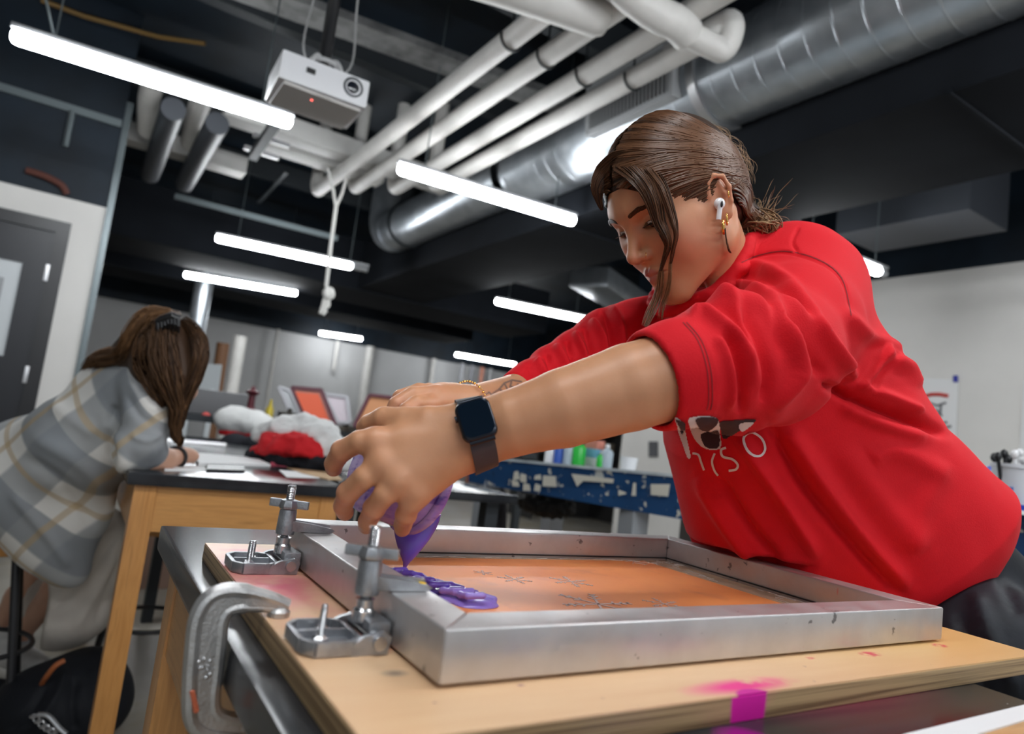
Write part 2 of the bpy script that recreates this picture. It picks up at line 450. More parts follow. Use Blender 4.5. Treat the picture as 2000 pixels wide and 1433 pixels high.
# ---------------------------------------------------------------- white pipes
def wpipe(pts, r, label, name='pipe', m=None, group=None, n=18):
    return MB().tube(pts, r, n).build(name, m or M['pipe_white'], label=label, cat='pipe', group=group)
ZP = 3.0
ends = [((618, 382), (1075, 4), 'leftmost'), ((695, 377), (1200, 2), 'second from left'), ((770, 378), (1400, -22), 'third from left'), ((845, 368), (1500, 0), 'rightmost')]
XP = [1.47, 1.68, 1.92, 2.115]; Y0 = [5.95, 5.58, 5.30, 4.95]; Y1 = [-2.2, -2.2, -2.2, 2.12]
for (a, b, nm), x, y0, y1 in zip(ends, XP, Y0, Y1):
    pts = [(x, y1, ZP)]+[(x, y1+(y0-0.12-y1)*k/4, ZP) for k in range(1, 5)]+arc((x, y0-0.12, ZP+0.12), (0, 0, -1), (0, 1, 0), 0.12, 0.15, PI/2, 6)+[(x, y0, 3.5), (x, y0, 3.75)]
    o = MB().tube(pts, 0.052, 18).build('pipe', M['pipe_white'], label=nm+' of the four parallel white pipes under the ceiling', cat='pipe', group='parallel white pipes')
    for yy in (2.75,) if x < 2 else (2.6,):
        MB().tube(arc((x, yy, ZP), (1, 0, 0), (0, 0, -1), 0.057, -0.2, PI+0.2, 12), 0.006, 6).build('hanger_strap', M['dark_steel'], o)
        MB().tube([(x, yy, ZP+0.055), (x, yy, 3.75)], 0.006, 6).build('hanger_rod', M['dark_steel'], o)
# big pipes crossing at the top
wpipe([(-1.0, 3.15, 2.98), (1.20, 2.42, 2.98), (1.62, 2.28, 2.96), (1.66, 2.27, 2.96)], [0.085, 0.085, 0.085, 0.07], 'thick white capped pipe crossing below the others at the top edge')
wpipe(smooth_path([P(1060, -160, 2.65), P(1250, 5, 2.80), P(1320, 45, 2.85), P(1345, 70, 2.9)], 6), [0.07]*18+[0.055], 'white pipe coming down from the top edge into a sleeve joint')
pe = smooth_path([P(1310, 50, 2.88), P(1395, 92, 2.92), P(1412, 96, 2.93), P(1424, 80, 2.93), P(1430, 52, 2.94), P(1415, 44, 2.98), P(1350, 82, 3.2), P(1310, 105, 3.33)], 6)
wpipe(pe, 0.052, 'white pipe folding back in a hairpin elbow beside the silver duct')
# white square ducts crossing far behind the four pipes
M['beam_white'] = mat('white_box_duct', (0.55, 0.54, 0.52), 0.5, var=0.1, vscale=4)
MB().span((0.55, 5.0, 3.06), (2.32, 5.2, 3.2), 0.01).build('box_duct', M['beam_white'], label='white box duct behind the projector, nearer of two', cat='duct')
MB().span((0.90, 5.32, 3.06), (1.85, 5.5, 3.2), 0.01).build('box_duct', M['beam_white'], label='white box duct behind the projector, farther of two', cat='duct')
for k, x in enumerate((0.10, 0.40)):
    MB().tube([(x, 4.95, 3.12), (x, 5.3, 3.10), (x+0.03, 5.7, 3.02), (x+0.03, 5.8, 3.2)], 0.07, 16).build('pipe', M['pipe_white'], label='short fat white pipe beside the dark ducts, %s one' % ('left', 'right')[k], cat='pipe')
MB().span((-0.01, 6.0, 3.01), (0.9, 6.2, 3.15), 0.01).build('box_duct', M['beam_white'], label='short white box duct under the dark ducts at left', cat='duct')
M['dark_duct'] = mat('dark_grey_duct', (0.045, 0.05, 0.06), 0.45)
for x, lab in ((0.235, 'dark grey round duct above the seated woman, left of two'), (0.50, 'dark grey round duct above the seated woman, right of two')):
    MB().tube([(x, 4.85, 2.92), (x, 6.3, 2.92), (x, 6.5, 2.92)], 0.075, 16).build('duct', M['dark_duct'], label=lab, cat='duct')
MB().bar((0.80, 4.4, 2.93), (0.82, 5.3, 2.93), 0.06, 0.06).build('ceiling_strut', M['dark_steel'], label='thin dark strut under the white box ducts', cat='beam')
# silver clips on the box duct
for y in (4.97, 5.28):
    MB().span((0.75, y, 2.96), (1.0, y+0.03, 2.99)).build('duct_clip', M['alu'], label='shiny flange strip across a white box duct, %s strip' % ('nearer' if y < 5.1 else 'farther'), cat='bracket')

# beams, joists, conduit in the black ceiling
def beam(a, b, w_, h_, lab, m='dark_steel', name='ceiling_beam', cat='beam', group=None):
    return MB().bar(a, b, w_, h_).build(name, M[m], label=lab, cat=cat, group=group)
beam((0.0, 3.96, 3.35), (3.3, 3.55, 3.35), 0.22, 0.05, 'dusty grey steel beam flange above the projector', 'old_steel')
MB().span((-3, 3.2, 3.5), (9, 3.3, 3.74)).build('ceiling_beam', M['dark_steel'], label='black ceiling beam nearest the camera', cat='beam')
for k, y in enumerate((4.5, 6.2, 7.6)):
    beam((-3, y, 3.62), (9, y, 3.62), 0.1, 0.2, 'black ceiling joist across the room, number %s from the front' % ('one', 'two', 'three')[k], group='ceiling joists')
beam((-2.5, 5.481, 2.93), (-0.03, 5.481, 2.93), 0.025, 0.05, 'grey conduit along the black upper wall at left', 'conduit', 'conduit', 'conduit')
beam((0.5, 7.3, 3.0), (2.1, 7.25, 3.0), 0.04, 0.05, 'thin grey conduit under the ceiling behind the white box ducts', 'conduit', 'conduit', 'conduit')
MB().tube([(-0.32, 5.474, 2.915), (-0.32, 5.474, 2.66)], 0.02, 8).build('conduit', M['conduit'], label='short conduit stub hanging down the black upper wall', cat='conduit')
MB().tube(smooth_path([(-0.50, 5.475, 2.44), (-0.40, 5.465, 2.43), (-0.30, 5.465, 2.40), (-0.26, 5.475, 2.35)], 4), 0.022, 8).build('bracket', mat('rusty_iron', (0.10, 0.03, 0.02), 0.7), label='rusty bracket low on the black upper wall', cat='bracket')
MB().tube([P(82, -30, 3.0), P(92, 10, 3.0), P(104, 66, 3.05)], 0.006, 6).build('cable', M['conduit'], label='cable beside the nearest pendant lamp', cat='cable')
yp = [atz(x, y, 3.55) for x, y in ((80, 0), (165, 32), (310, 72), (400, 85))]
MB().tube(yp, 0.016, 8).build('pipe', mat('mustard_pipe', (0.16, 0.09, 0.02), 0.6), label='thin mustard pipe high above the nearest lamp', cat='pipe')
for a, b, lab in (((600, 470), (470, 380), 'left'), ((560, 300), (490, 420), 'right')):
    pass
beam(atz(505, 395, 3.2), atz(560, 335, 3.2), 0.03, 0.03, 'thin diagonal brace behind the pendant lamp wires', 'dark_steel', 'brace')

# black boxed soffits
def soffit(a, b, lab, kind='structure', i=[5]):
    o = MB().span(a, b).build('trim_%d' % i[0], M['duct_black']); i[0] += 1; o['kind'] = 'structure'; return o
soffit((2.72, -0.6, 2.70), (3.62, 5.9, 3.25), 'soffit')
soffit((2.72, 5.9, 2.70), (3.62, 8.2, 3.25), 's')
soffit((-1.0, 8.2, 2.68), (5.6, 9.3, 3.3), 's')
soffit((-1.0, 10.4, 2.68), (5.6, 11.4, 3.3), 's')
for y in (1.35, 4.0):
    soffit((2.71, y, 2.69), (3.63, y+0.02, 2.72), 's')
MB().span((3.95, 3.32, 2.95), (4.55, 3.92, 3.748)).build('box_duct', M['dark_duct'], label='dark grey box duct behind the red shoulder', cat='duct')
MB().span((4.75, 2.2, 3.0), (5.3, 3.15, 3.748)).build('box_duct', M['dark_duct'], label='dark box duct near the top of the right wall', cat='duct')

# ---------------------------------------------------------------- silver spiral duct
def spiral(x, z, r, y0, y1, name, lab, seam=0.13):
    prof = []; y = y0
    while y < y1:
        prof += [(r, y), (r, y+seam-0.012), (r+0.0018, y+seam-0.008), (r+0.0018, y+seam-0.003)]; y += seam
    prof.append((r, y1))
    return prof
t = thing('spiral_duct', 'large round silver spiral duct running across the upper right', 'duct', (2.58, 2, 3.1))
prof = spiral(2.58, 3.1, 0.245, -0.8, 4.25, '', '')
prof = [(r, h+0.8) for r, h in prof]
prof += [(0.235, 5.12), (0.20, 5.19), (0.14, 5.24), (0.06, 5.26), (0.001, 5.265)]
MB().lathe((2.58, -0.8, 3.11), (0, 1, 0), prof, 48).build('duct_body', M['galv'], t, angle=20)
g = MB()
gx = Vector((-0.97, 0, -0.12)).normalized()            # outward direction of the register
c0 = Vector((2.58, 2.86, 3.14))
side = Vector((0, 1, 0)); up2 = gx.cross(side)
gm = MB()
for s1 in (-1, 1):
    gm.bar(c0+gx*0.26+up2*0.135*s1-side*0.34, c0+gx*0.26+up2*0.135*s1+side*0.34, 0.03, 0.07, up=gx)
    gm.bar(c0+gx*0.26+side*0.34*s1-up2*0.15, c0+gx*0.26+side*0.34*s1+up2*0.15, 0.03, 0.07, up=gx)
M['register'] = mat('register_grey', (0.40, 0.41, 0.42), 0.5)
gm.build('register_frame', M['register'], t)
gl = MB()
for k in range(22):
    yk = -0.31+0.62*k/21
    gl.bar(c0+gx*0.285+side*yk-up2*0.13, c0+gx*0.285+side*yk+up2*0.13, 0.010, 0.022, up=(gx-side*0.3))
gl.build('register_louvre', M['register'], t)
MB().bar(c0+gx*0.249-side*0.32, c0+gx*0.249+side*0.32, 0.26, 0.004, up=gx).build('register_back', M['dark_steel'], t)
MB().lathe((2.58, 2.40, 3.11), (0, 1, 0), [(0.247, 0), (0.262, 0), (0.262, 0.05), (0.247, 0.05)], 48).build('collar', M['alu'], t)
t = thing('spiral_duct', 'smaller silver duct ending in an elbow behind the second pendant lamp', 'duct', (2.62, 6, 3.1))
prof = [(r, h) for r, h in spiral(0, 0, 0.215, 0, 2.3, '', '')]
MB().lathe((2.58, 4.48, 3.13), (0, 1, 0), prof, 40).build('duct_body', M['galv'], t, angle=20)
MB().tube([(2.58, 6.78, 3.13), (2.58, 6.8, 3.13)]+arc((2.58, 6.82, 3.36), (0, 0, -1), (0, 1, 0), 0.23, 0, PI/2, 6)+[(2.58, 7.05, 3.7)], 0.222, 32).build('elbow', M['galv'], t, angle=60)
MB().lathe((2.58, 6.45, 3.13), (0, 1, 0), [(0.22, 0), (0.235, 0), (0.235, 0.04), (0.22, 0.04)], 40).build('collar', M['dark_steel'], t)
# flat silver duct seen beyond the face
a_ = atz(1135, 540, 2.75); 
MB().bar(atz(1150, 540, 2.8), atz(1245, 600, 2.8), 0.42, 0.2, bevel=0.02).build('flat_duct', M['galv'], label='flattened silver duct end beyond the standing woman\'s face', cat='duct')

# ---------------------------------------------------------------- projector
t = thing('projector', 'white ceiling projector with round lens and red indicator light', 'projector', (0.62, 2.78, 2.40))
MB().box((0.63, 2.785, 2.415), (0.35, 0.27, 0.115), Matrix.Rotation(math.radians(-2), 3, 'Z'), 0.012).build('body', mat('projector_white', (0.72, 0.72, 0.74), 0.4), t)
MB().lathe((0.735, 2.655, 2.423), (0, -1, 0), [(0.036, -0.02), (0.04, 0.0), (0.04, 0.012), (0.033, 0.014), (0.030, 0.004)], 32).build('lens_ring', M['dark_steel'], t)
MB().lathe((0.735, 2.65, 2.423), (0, -1, 0), [(0.0295, 0.0), (0.022, 0.006), (0.010, 0.009), (0.0, 0.010)], 32).build('lens', mat('lens_glass', (0.01, 0.012, 0.02), 0.05, coat=1.0), t)
MB().box((0.565, 2.652, 2.425), (0.035, 0.006, 0.022), None, 0.002).build('sensor_window', M['black_plastic'], t)
MB().box((0.63, 2.785, 2.352), (0.31, 0.235, 0.014), None, 0.006).build('base_cover', mat('projector_base', (0.5, 0.48, 0.46), 0.5), t)
MB().lathe((0.60, 2.72, 2.3445), (0, 0, -1), [(0.004, 0), (0.004, 0.002), (0, 0.002)], 12).build('indicator_light', emis('red_led', (1, 0.12, 0.1), 2.5), t)
MB().span((0.60, 2.655, 2.3435), (0.66, 2.657, 2.3445)).build('badge', mat('badge_grey', (0.35, 0.33, 0.32), 0.5), t)
pm = thing('projector_mount', 'white spider mount and black pole holding the projector', 'mount', (0.63, 2.79, 2.48))
sp = MB()
for k in range(4):
    a = PI/4+k*PI/2
    c = Vector((0.64, 2.79, 2.50)); d = Vector((math.cos(a), math.sin(a), 0))
    sp.tube(smooth_path([c+d*0.02+Vector((0, 0, 0.045)), c+d*0.055+Vector((0, 0, 0.05)), c+d*0.085+Vector((0, 0, 0.01)), c+d*0.09+Vector((0, 0, -0.025))], 5), 0.009, 8)
sp.tube(arc((0.64, 2.79, 2.535), (1, 0, 0), (0, 1, 0), 0.055, 0, 2*PI, 20), 0.010, 8)
sp.build('spider_arms', mat('mount_white', (0.5, 0.5, 0.5), 0.4), pm)
MB().tube([(0.64, 2.79, 2.53), (0.64, 2.79, 3.75)], 0.026, 16).build('pole', M['black_plastic'], pm)
for k, (dx, lab) in enumerate(((-0.07, 'left'), (0.09, 'right'))):
    MB().tube(smooth_path([(0.64+dx*0.6, 2.80, 2.50), (0.64+dx*1.3, 2.80, 2.60), (0.64+dx*1.1, 2.80, 2.85), (0.64+dx, 2.82, 3.2), (0.64+dx*0.8, 2.82, 3.7)], 5), 0.0045, 6).build('cable', mat('grey_cable', (0.3, 0.3, 0.3), 0.5), label='thin grey cable looping into the projector mount on its %s side' % lab, cat='cable')
for k, (px, py) in enumerate(((571, 20), (1200, 50), (708, 440))):
    pass
# rope with a knot
rp = thing('rope', 'white rope with a frayed knot hanging beside the pendant lamps', 'rope', tuple(P(640, 580, 5.0)))
M['rope'] = mat('cotton_rope', (0.62, 0.61, 0.58), 0.8, bump=0.6, bscale=300)
top = P(655, 370, 5.0)
MB().tube([P(637, 560, 5.0), P(646, 480, 5.0), P(656, 405, 5.0)], 0.014, 8).build('strand', M['rope'], rp)
MB().tube([P(656, 405, 5.0), P(651, 372, 5.0), P(640, 330, 5.1)], 0.011, 8).build('strand', M['rope'], rp)
MB().tube([P(656, 405, 5.0), P(668, 378, 5.0), P(676, 350, 5.1)], 0.010, 8).build('strand', M['rope'], rp)
kn = MB(); cc = P(641, 573, 5.0)
for k in range(5):
    a = k*1.3
    kn.tube(arc(cc+Vector((0.006*math.cos(a*2), 0.006*math.sin(a), 0.006*math.sin(a*3))), Vector((math.cos(a), math.sin(a), 0.3*math.sin(a*2))).normalized(), Vector((-0.3*math.sin(a), 0.2, 1)).normalized(), 0.030+0.006*(k % 2), 0, 2*PI, 14), 0.016, 8)
kn.build('knot', M['rope'], rp)
fr = MB()
for k in range(7):
    fr.tube(smooth_path([cc+Vector((random.uniform(-.02, .02), 0, -0.01)), cc+Vector((random.uniform(-.036, .026), random.uniform(-.02, .02), -0.09)), cc+Vector((random.uniform(-.04, .02), random.uniform(-.02, .02), random.uniform(-.17, -.12)))], 4), 0.009, 6)
fr.build('frayed_end', M['rope'], rp)
# silver column at the back
MB().lathe(P(398, 560, 9.6)-Vector((0, 0, 2.6)), (0, 0, 1), [(0.12, 0), (0.12, 3.8)], 24).build('column', M['galv'], label='bright silver round column behind the seated woman\'s head', cat='column')

# ================================================================== LAB TABLES
def wood_mat(name, c1, c2, sc=(1, 1, 12), rough=0.38, wscale=6):
    m, N, L, B = new_mat(name); tc = N.new('ShaderNodeTexCoord'); mp = N.new('ShaderNodeMapping'); mp.inputs['Scale'].default_value = sc
    L.new(tc.outputs['Object'], mp.inputs[0])
    nz = N.new('ShaderNodeTexNoise'); nz.inputs['Scale'].default_value = wscale; nz.inputs['Detail'].default_value = 8; nz.inputs['Distortion'].default_value = 0.6
    L.new(mp.outputs[0], nz.inputs[0])
    r = ramp(N, [(0.3, c1), (0.55, c2), (0.75, tuple(x*0.8 for x in c1))]); L.new(nz.outputs[0], r.inputs[0]); L.new(r.outputs[0], B.inputs['Base Color'])
    B.inputs['Roughness'].default_value = rough; B.inputs['Coat Weight'].default_value = 0.25; B.inputs['Coat Roughness'].default_value = 0.2
    return m
M['oak_v'] = wood_mat('oak_leg', (0.46, 0.20, 0.05), (0.58, 0.27, 0.075), (14, 14, 1))
M['oak_x'] = wood_mat('oak_apron', (0.48, 0.22, 0.06), (0.60, 0.29, 0.085), (1, 14, 14))
M['oak_y'] = wood_mat('oak_apron_side', (0.48, 0.22, 0.06), (0.60, 0.29, 0.085), (14, 1, 14))
def black_top():
    m, N, L, B = new_mat('black_resin_top'); tc = N.new('ShaderNodeTexCoord'); V = tc.outputs['Object']
    a = mix(N, L, blobs(N, L, V, 5, 0.4, 0.7, 1), (0.012, 0.013, 0.016), (0.03, 0.032, 0.036))
    a = mix(N, L, blobs(N, L, V, 110, 0.73, 0.76, 3), a, (0.5, 0.5, 0.45))
    a = mix(N, L, mul(N, L, spot(N, L, V, (0.62, 0.36, 0.93), (0.16, 0.06, 0.1), 0.8), 0.55), a, (0.22, 0.01, 0.05))  # maroon reflection below the board's front edge, painted into the top
    a = mix(N, L, mul(N, L, spot(N, L, V, (0.437, 0.322, 0.93), (0.028, 0.03, 0.03), 0.4), 0.8), a, (0.30, 0.0, 0.20))  # magenta reflection under the edge spill, also painted into the colour
    a = mix(N, L, spot(N, L, V, (0.325, 0.325, 0.93), (0.02, 0.012, 0.02), 0.4), a, (0.03, 0.22, 0.55))
    L.new(a, B.inputs['Base Color']); B.inputs['Roughness'].default_value = 0.2; B.inputs['Specular IOR Level'].default_value = 0.35
    return m
M['btop'] = black_top()
def lab_table(name, lab, x0, x1, y0, y1, zt, inset=0.035):
    t = thing(name, lab, 'table', ((x0+x1)/2, (y0+y1)/2, 0))
    MB().span((x0, y0, zt-0.034), (x1, y1, zt), 0.005).build('table_top', M['btop'], t)
    L_ = 0.058; xi, xa, yi, ya = x0+inset, x1-inset, y0+inset, y1-inset
    for x in (xi, xa-L_):
        for y in (yi, ya-L_):
            MB().span((x, y, 0), (x+L_, y+L_, zt-0.034), 0.006).build('leg', M['oak_v'], t)
    h = 0.125
    for y in (yi+0.004, ya-0.026):
        MB().span((xi+L_, y, zt-0.034-h), (xa-L_, y+0.022, zt-0.034)).build('apron', M['oak_x'], t)
    for x in (xi+0.004, xa-0.026):
        MB().span((x, yi+L_, zt-0.034-h), (x+0.022, ya-L_, zt-0.034)).build('apron', M['oak_y'], t)
    return t
lab_table('printing_table', 'black topped oak table in the foreground carrying the plywood board', 0.135, 0.83, -0.45, 1.115, 0.93, 0.02)
lab_table('lab_table', 'black topped oak table where the seated woman writes', 0.155, 0.765, 2.09, 3.7, 0.90, 0.02)

# ---------------------------------------------------------------- plywood board
BX0, BX1, BY0, BY1, BZ = 0.158, 0.985, 0.350, 0.888, 0.95
def board_mat(edge):
    m, N, L, B = new_mat('plywood_edge' if edge else 'plywood_face'); tc = N.new('ShaderNodeTexCoord'); V = tc.outputs['Object']
    mp = N.new('ShaderNodeMapping'); L.new(V, mp.inputs[0])
    if edge:
        mp.inputs['Scale'].default_value = (2, 2, 260)
        nz = N.new('ShaderNodeTexNoise'); nz.inputs['Scale'].default_value = 2; L.new(mp.outputs[0], nz.inputs[0])
        r = ramp(N, [(0.35, (0.16, 0.09, 0.04)), (0.6, (0.45, 0.30, 0.15))]); L.new(nz.outputs[0], r.inputs[0]); a = r.outputs[0]
    else:
        mp.inputs['Scale'].default_value = (1.5, 9, 1.5)
        nz = N.new('ShaderNodeTexNoise'); nz.inputs['Scale'].default_value = 5; nz.inputs['Detail'].default_value = 7; L.new(mp.outputs[0], nz.inputs[0])
        r = ramp(N, [(0.3, (0.74, 0.45, 0.25)), (0.7, (0.80, 0.53, 0.31))]); L.new(nz.outputs[0], r.inputs[0]); a = r.outputs[0]
        # warm yellow varnish towards the right end, pinkish wear on the left
        a = mix(N, L, mul(N, L, spot(N, L, V, (0.95, 0.45, 0.95), (0.42, 0.4, 0.3), 0.9), 0.8), a, (0.72, 0.42, 0.12))
        a = mix(N, L, mul(N, L, spot(N, L, V, (0.19, 0.74, 0.95), (0.06, 0.18, 0.3), 0.7), blobs(N, L, V, 9, 0.35, 0.62, 4)), a, (0.70, 0.10, 0.19))
        a = mix(N, L, mul(N, L, spot(N, L, V, (0.20, 0.60, 0.95), (0.05, 0.09, 0.3), 0.7), mul(N, L, blobs(N, L, V, 14, 0.4, 0.7, 6), 0.7)), a, (0.72, 0.16, 0.22))
        a = mix(N, L, mul(N, L, spot(N, L, V, (0.215, 0.51, 0.95), (0.03, 0.03, 0.3), 0.6), 0.6), a, (0.6, 0.03, 0.12))
        a = mix(N, L, mul(N, L, blobs(N, L, V, 60, 0.70, 0.74, 8), 0.7), a, (0.25, 0.05, 0.12))
        a = mix(N, L, mul(N, L, spot(N, L, V, (0.215, 0.445, 0.95), (0.012, 0.008, 0.3), 0.8), 0.7), a, (0.12, 0.10, 0.10))
    # magenta ink spills near and over the front edge
    a = mix(N, L, mul(N, L, spot(N, L, V, (0.478, 0.365, 0.95), (0.075, 0.016, 0.05), 0.7), blobs(N, L, V, 30, 0.35, 0.5, 9)), a, (0.85, 0.03, 0.26))
    if edge: a = mix(N, L, spot(N, L, V, (0.468, 0.35, 0.945), (0.022, 0.02, 0.05), 0.15), a, (0.62, 0.0, 0.30))
    else: a = mix(N, L, spot(N, L, V, (0.472, 0.348, 0.95), (0.02, 0.012, 0.05), 0.2), a, (0.62, 0.0, 0.30))
    for c, rr in (((0.715, 0.398, 0.95), (0.018, 0.009, 0.1)), ((0.862, 0.402, 0.95), (0.014, 0.008, 0.1)), ((0.62, 0.403, 0.95), (0.01, 0.004, 0.1))):
        a = mix(N, L, mul(N, L, spot(N, L, V, c, rr, 0.5), blobs(N, L, V, 80, 0.4, 0.55, 2)), a, (0.62, 0.02, 0.06))
    L.new(a, B.inputs['Base Color']); B.inputs['Roughness'].default_value = 0.5
    B.inputs['Coat Weight'].default_value = 0.0 if edge else 0.25; B.inputs['Coat Roughness'].default_value = 0.25
    return m
pb = thing('plywood_board', 'ink stained plywood board lying on the foreground table under the metal frame', 'board', (0.57, 0.62, 0.93))
MB().span((BX0, BY0, 0.9302), (BX1, BY1, BZ-0.0015), 0.001).build('board_core', board_mat(True), pb)
MB().span((BX0+0.0006, BY0+0.0006, BZ-0.0015), (BX1-0.0006, BY1-0.0006, BZ)).build('board_face', board_mat(False), pb)

# paper sheet and small board at the near right corner of the table
M['ply_small'] = wood_mat('orange_ply', (0.55, 0.28, 0.10), (0.65, 0.36, 0.14), (2, 14, 2))
MB().prism([(*atz(x, y, 0.9302)[:2], 0.9302) for x, y in ((1900, 1436), (2010, 1402), (2200, 1480), (2050, 1600))], (0, 0, 0.006)).build('wooden_panel', M['ply_small'], label='orange wooden panel at the bottom right corner under the white strip', cat='board')
MB().prism([(*atz(x, y, 0.9365)[:2], 0.9365) for x, y in ((1765, 1437), (2060, 1364), (2060, 1390), (1910, 1436), (1880, 1470), (1700, 1470))], (0, 0, 0.0015)).build('paper_sheet', M['paper'], label='white paper strip at the bottom right corner of the table', cat='paper')
M['ink'] = mat('violet_ink', (0.16, 0.085, 0.50), 0.22, spec=0.6, sss=0.05)
M['ink_light'] = mat('light_violet_ink', (0.30, 0.20, 0.66), 0.22, spec=0.6, sss=0.05)
bl = MB().lathe((0.36, 0.293, 0.9304), (0, 0, 1), [(0.0, 0.003), (0.02, 0.003), (0.036, 0.002), (0.040, 0)], 32, True).build('ink_blot', M['ink'], label='violet ink blot on the black table at the bottom edge', cat='ink')

# ---------------------------------------------------------------- aluminium screen frame
def alu_frame_mat():
    m, N, L, B = new_mat('worn_aluminium'); tc = N.new('ShaderNodeTexCoord'); V = tc.outputs['Object']
    mp = N.new('ShaderNodeMapping'); mp.inputs['Scale'].default_value = (1, 1, 1); L.new(V, mp.inputs[0])
    a = mix(N, L, blobs(N, L, V, 14, 0.3, 0.7, 1), (0.62, 0.61, 0.61), (0.50, 0.485, 0.48))
    a = mix(N, L, mul(N, L, blobs(N, L, V, 9, 0.5, 0.7, 5), 0.35), a, (0.60, 0.38, 0.30))
    a = mix(N, L, mul(N, L, blobs(N, L, V, 55, 0.66, 0.70, 7), 0.8), a, (0.10, 0.09, 0.09))
    a = mix(N, L, mul(N, L, blobs(N, L, V, 40, 0.73, 0.75, 11), 0.9), a, (0.45, 0.22, 0.02))
    for c, rr, cc in (((0.845, 0.52, 0.98), (0.006, 0.003, 0.01), (0.6, 0.03, 0.02)),):
        a = mix(N, L, spot(N, L, V, c, rr, 0.4), a, cc)
    L.new(a, B.inputs['Base Color']); B.inputs['Metallic'].default_value = 0.72
    rr = N.new('ShaderNodeMapRange'); rr.inputs[3].default_value = 0.30; rr.inputs[4].default_value = 0.5
    L.new(blobs(N, L, V, 25, 0.3, 0.7, 3), rr.inputs[0]); L.new(rr.outputs[0], B.inputs['Roughness'])
    n2 = N.new('ShaderNodeTexNoise'); n2.inputs['Scale'].default_value = 90; L.new(mp.outputs[0], n2.inputs[0])
    bp = N.new('ShaderNodeBump'); bp.inputs['Strength'].default_value = 0.15; bp.inputs['Distance'].default_value = 0.001; L.new(n2.outputs[0], bp.inputs['Height']); L.new(bp.outputs[0], B.inputs['Normal'])
    return m
M['frame_alu'] = alu_frame_mat()
FX0, FX1, FY0, FY1, FZ0, FZ1, FW = 0.231, 0.886, 0.411, 0.853, 0.9525, 0.989, 0.036
sf = thing('screen_frame', 'aluminium screen printing frame with orange mesh clamped over the plywood board', 'screen frame', (0.56, 0.63, FZ0))
def rail(outl):
    bm = MB(); bm.prism([(x, y, FZ0) for x, y in outl], (0, 0, FZ1-FZ0))
    es = [e for e in bm.bm.edges]; bmesh.ops.bevel(bm.bm, geom=es, offset=0.0018, segments=3, profile=0.6, affect='EDGES')
    bm.build('rail', M['frame_alu'], sf)
rail([(FX0, FY0), (FX1, FY0), (FX1-FW, FY0+FW), (FX0+FW, FY0+FW)])
rail([(FX1, FY0), (FX1, FY1), (FX1-FW, FY1-FW), (FX1-FW, FY0+FW)])
rail([(FX1, FY1), (FX0, FY1), (FX0+FW, FY1-FW), (FX1-FW, FY1-FW)])
rail([(FX0, FY1), (FX0, FY0), (FX0+FW, FY0+FW), (FX0+FW, FY1-FW)])
def mesh_mat():
    m, N, L, B = new_mat('orange_emulsion_mesh'); tc = N.new('ShaderNodeTexCoord'); V = tc.outputs['Object']
    sx = N.new('ShaderNodeSeparateXYZ'); L.new(V, sx.inputs[0])
    a = mix(N, L, blobs(N, L, V, 6, 0.35, 0.7, 1), (0.86, 0.30, 0.085), (0.78, 0.245, 0.075))
    a = mix(N, L, mul(N, L, blobs(N, L, V, 16, 0.55, 0.7, 4), 0.35), a, (0.45, 0.16, 0.09))
    L.new(a, B.inputs['Base Color']); B.inputs['Roughness'].default_value = 0.48; B.inputs['Specular IOR Level'].default_value = 0.3; B.inputs['Coat Weight'].default_value = 0.05; B.inputs['Coat Roughness'].default_value = 0.3
    return m
mz = 0.9545
MB().span((FX0+FW-0.004, FY0+FW-0.004, mz-0.0008), (FX1-FW+0.004, FY1-FW+0.004, mz)).build('mesh_margin', mat('bare_mesh', (0.52, 0.34, 0.20), 0.25, var=0.2, vscale=30, coat=0.4), sf)
MB().prism([(0.292, 0.462, mz), (0.800, 0.462, mz), (0.792, 0.806, mz), (0.292, 0.800, mz)], (0, 0, 0.0005)).build('printing_mesh', mesh_mat(), sf)
# clear tape crinkles along the inside of the rails
tp = MB()
for k in range(60):
    side = k % 3
    if side == 0: c = Vector((FX1-FW-random.uniform(0.002, 0.045), random.uniform(FY0+0.05, FY1-0.05), mz+0.0008)); d = Vector((random.uniform(-.3, .3), 1, 0))
    elif side == 1: c = Vector((random.uniform(FX0+0.05, FX1-0.05), FY1-FW-random.uniform(0.001, 0.012), mz+0.0008)); d = Vector((1, random.uniform(-.3, .3), 0))
    else: c = Vector((random.uniform(FX1-0.13, FX1-FW), FY1-FW-random.uniform(0.001, 0.04), mz+0.0008)); d = Vector((1, random.uniform(-1, 1), 0))
    d.normalize(); tp.bar(c-d*random.uniform(0.003, 0.02), c+d*random.uniform(0.003, 0.02), 0.0009, 0.0006)
tp.build('tape_crinkle', mat('clear_tape_edge', (0.75, 0.66, 0.58), 0.15, coat=0.6), sf)['kind'] = 'stuff'
# the glued groove along the far and right rails
MB().bar((FX0+FW, FY1-FW-0.001, mz+0.004), (FX1-FW, FY1-FW-0.001, mz+0.004), 0.002, 0.0018).bar((FX1-FW-0.001, FY0+FW, mz+0.004), (FX1-FW-0.001, FY1-FW, mz+0.004), 0.002, 0.0018).build('glue_line', M['black_plastic'], sf)
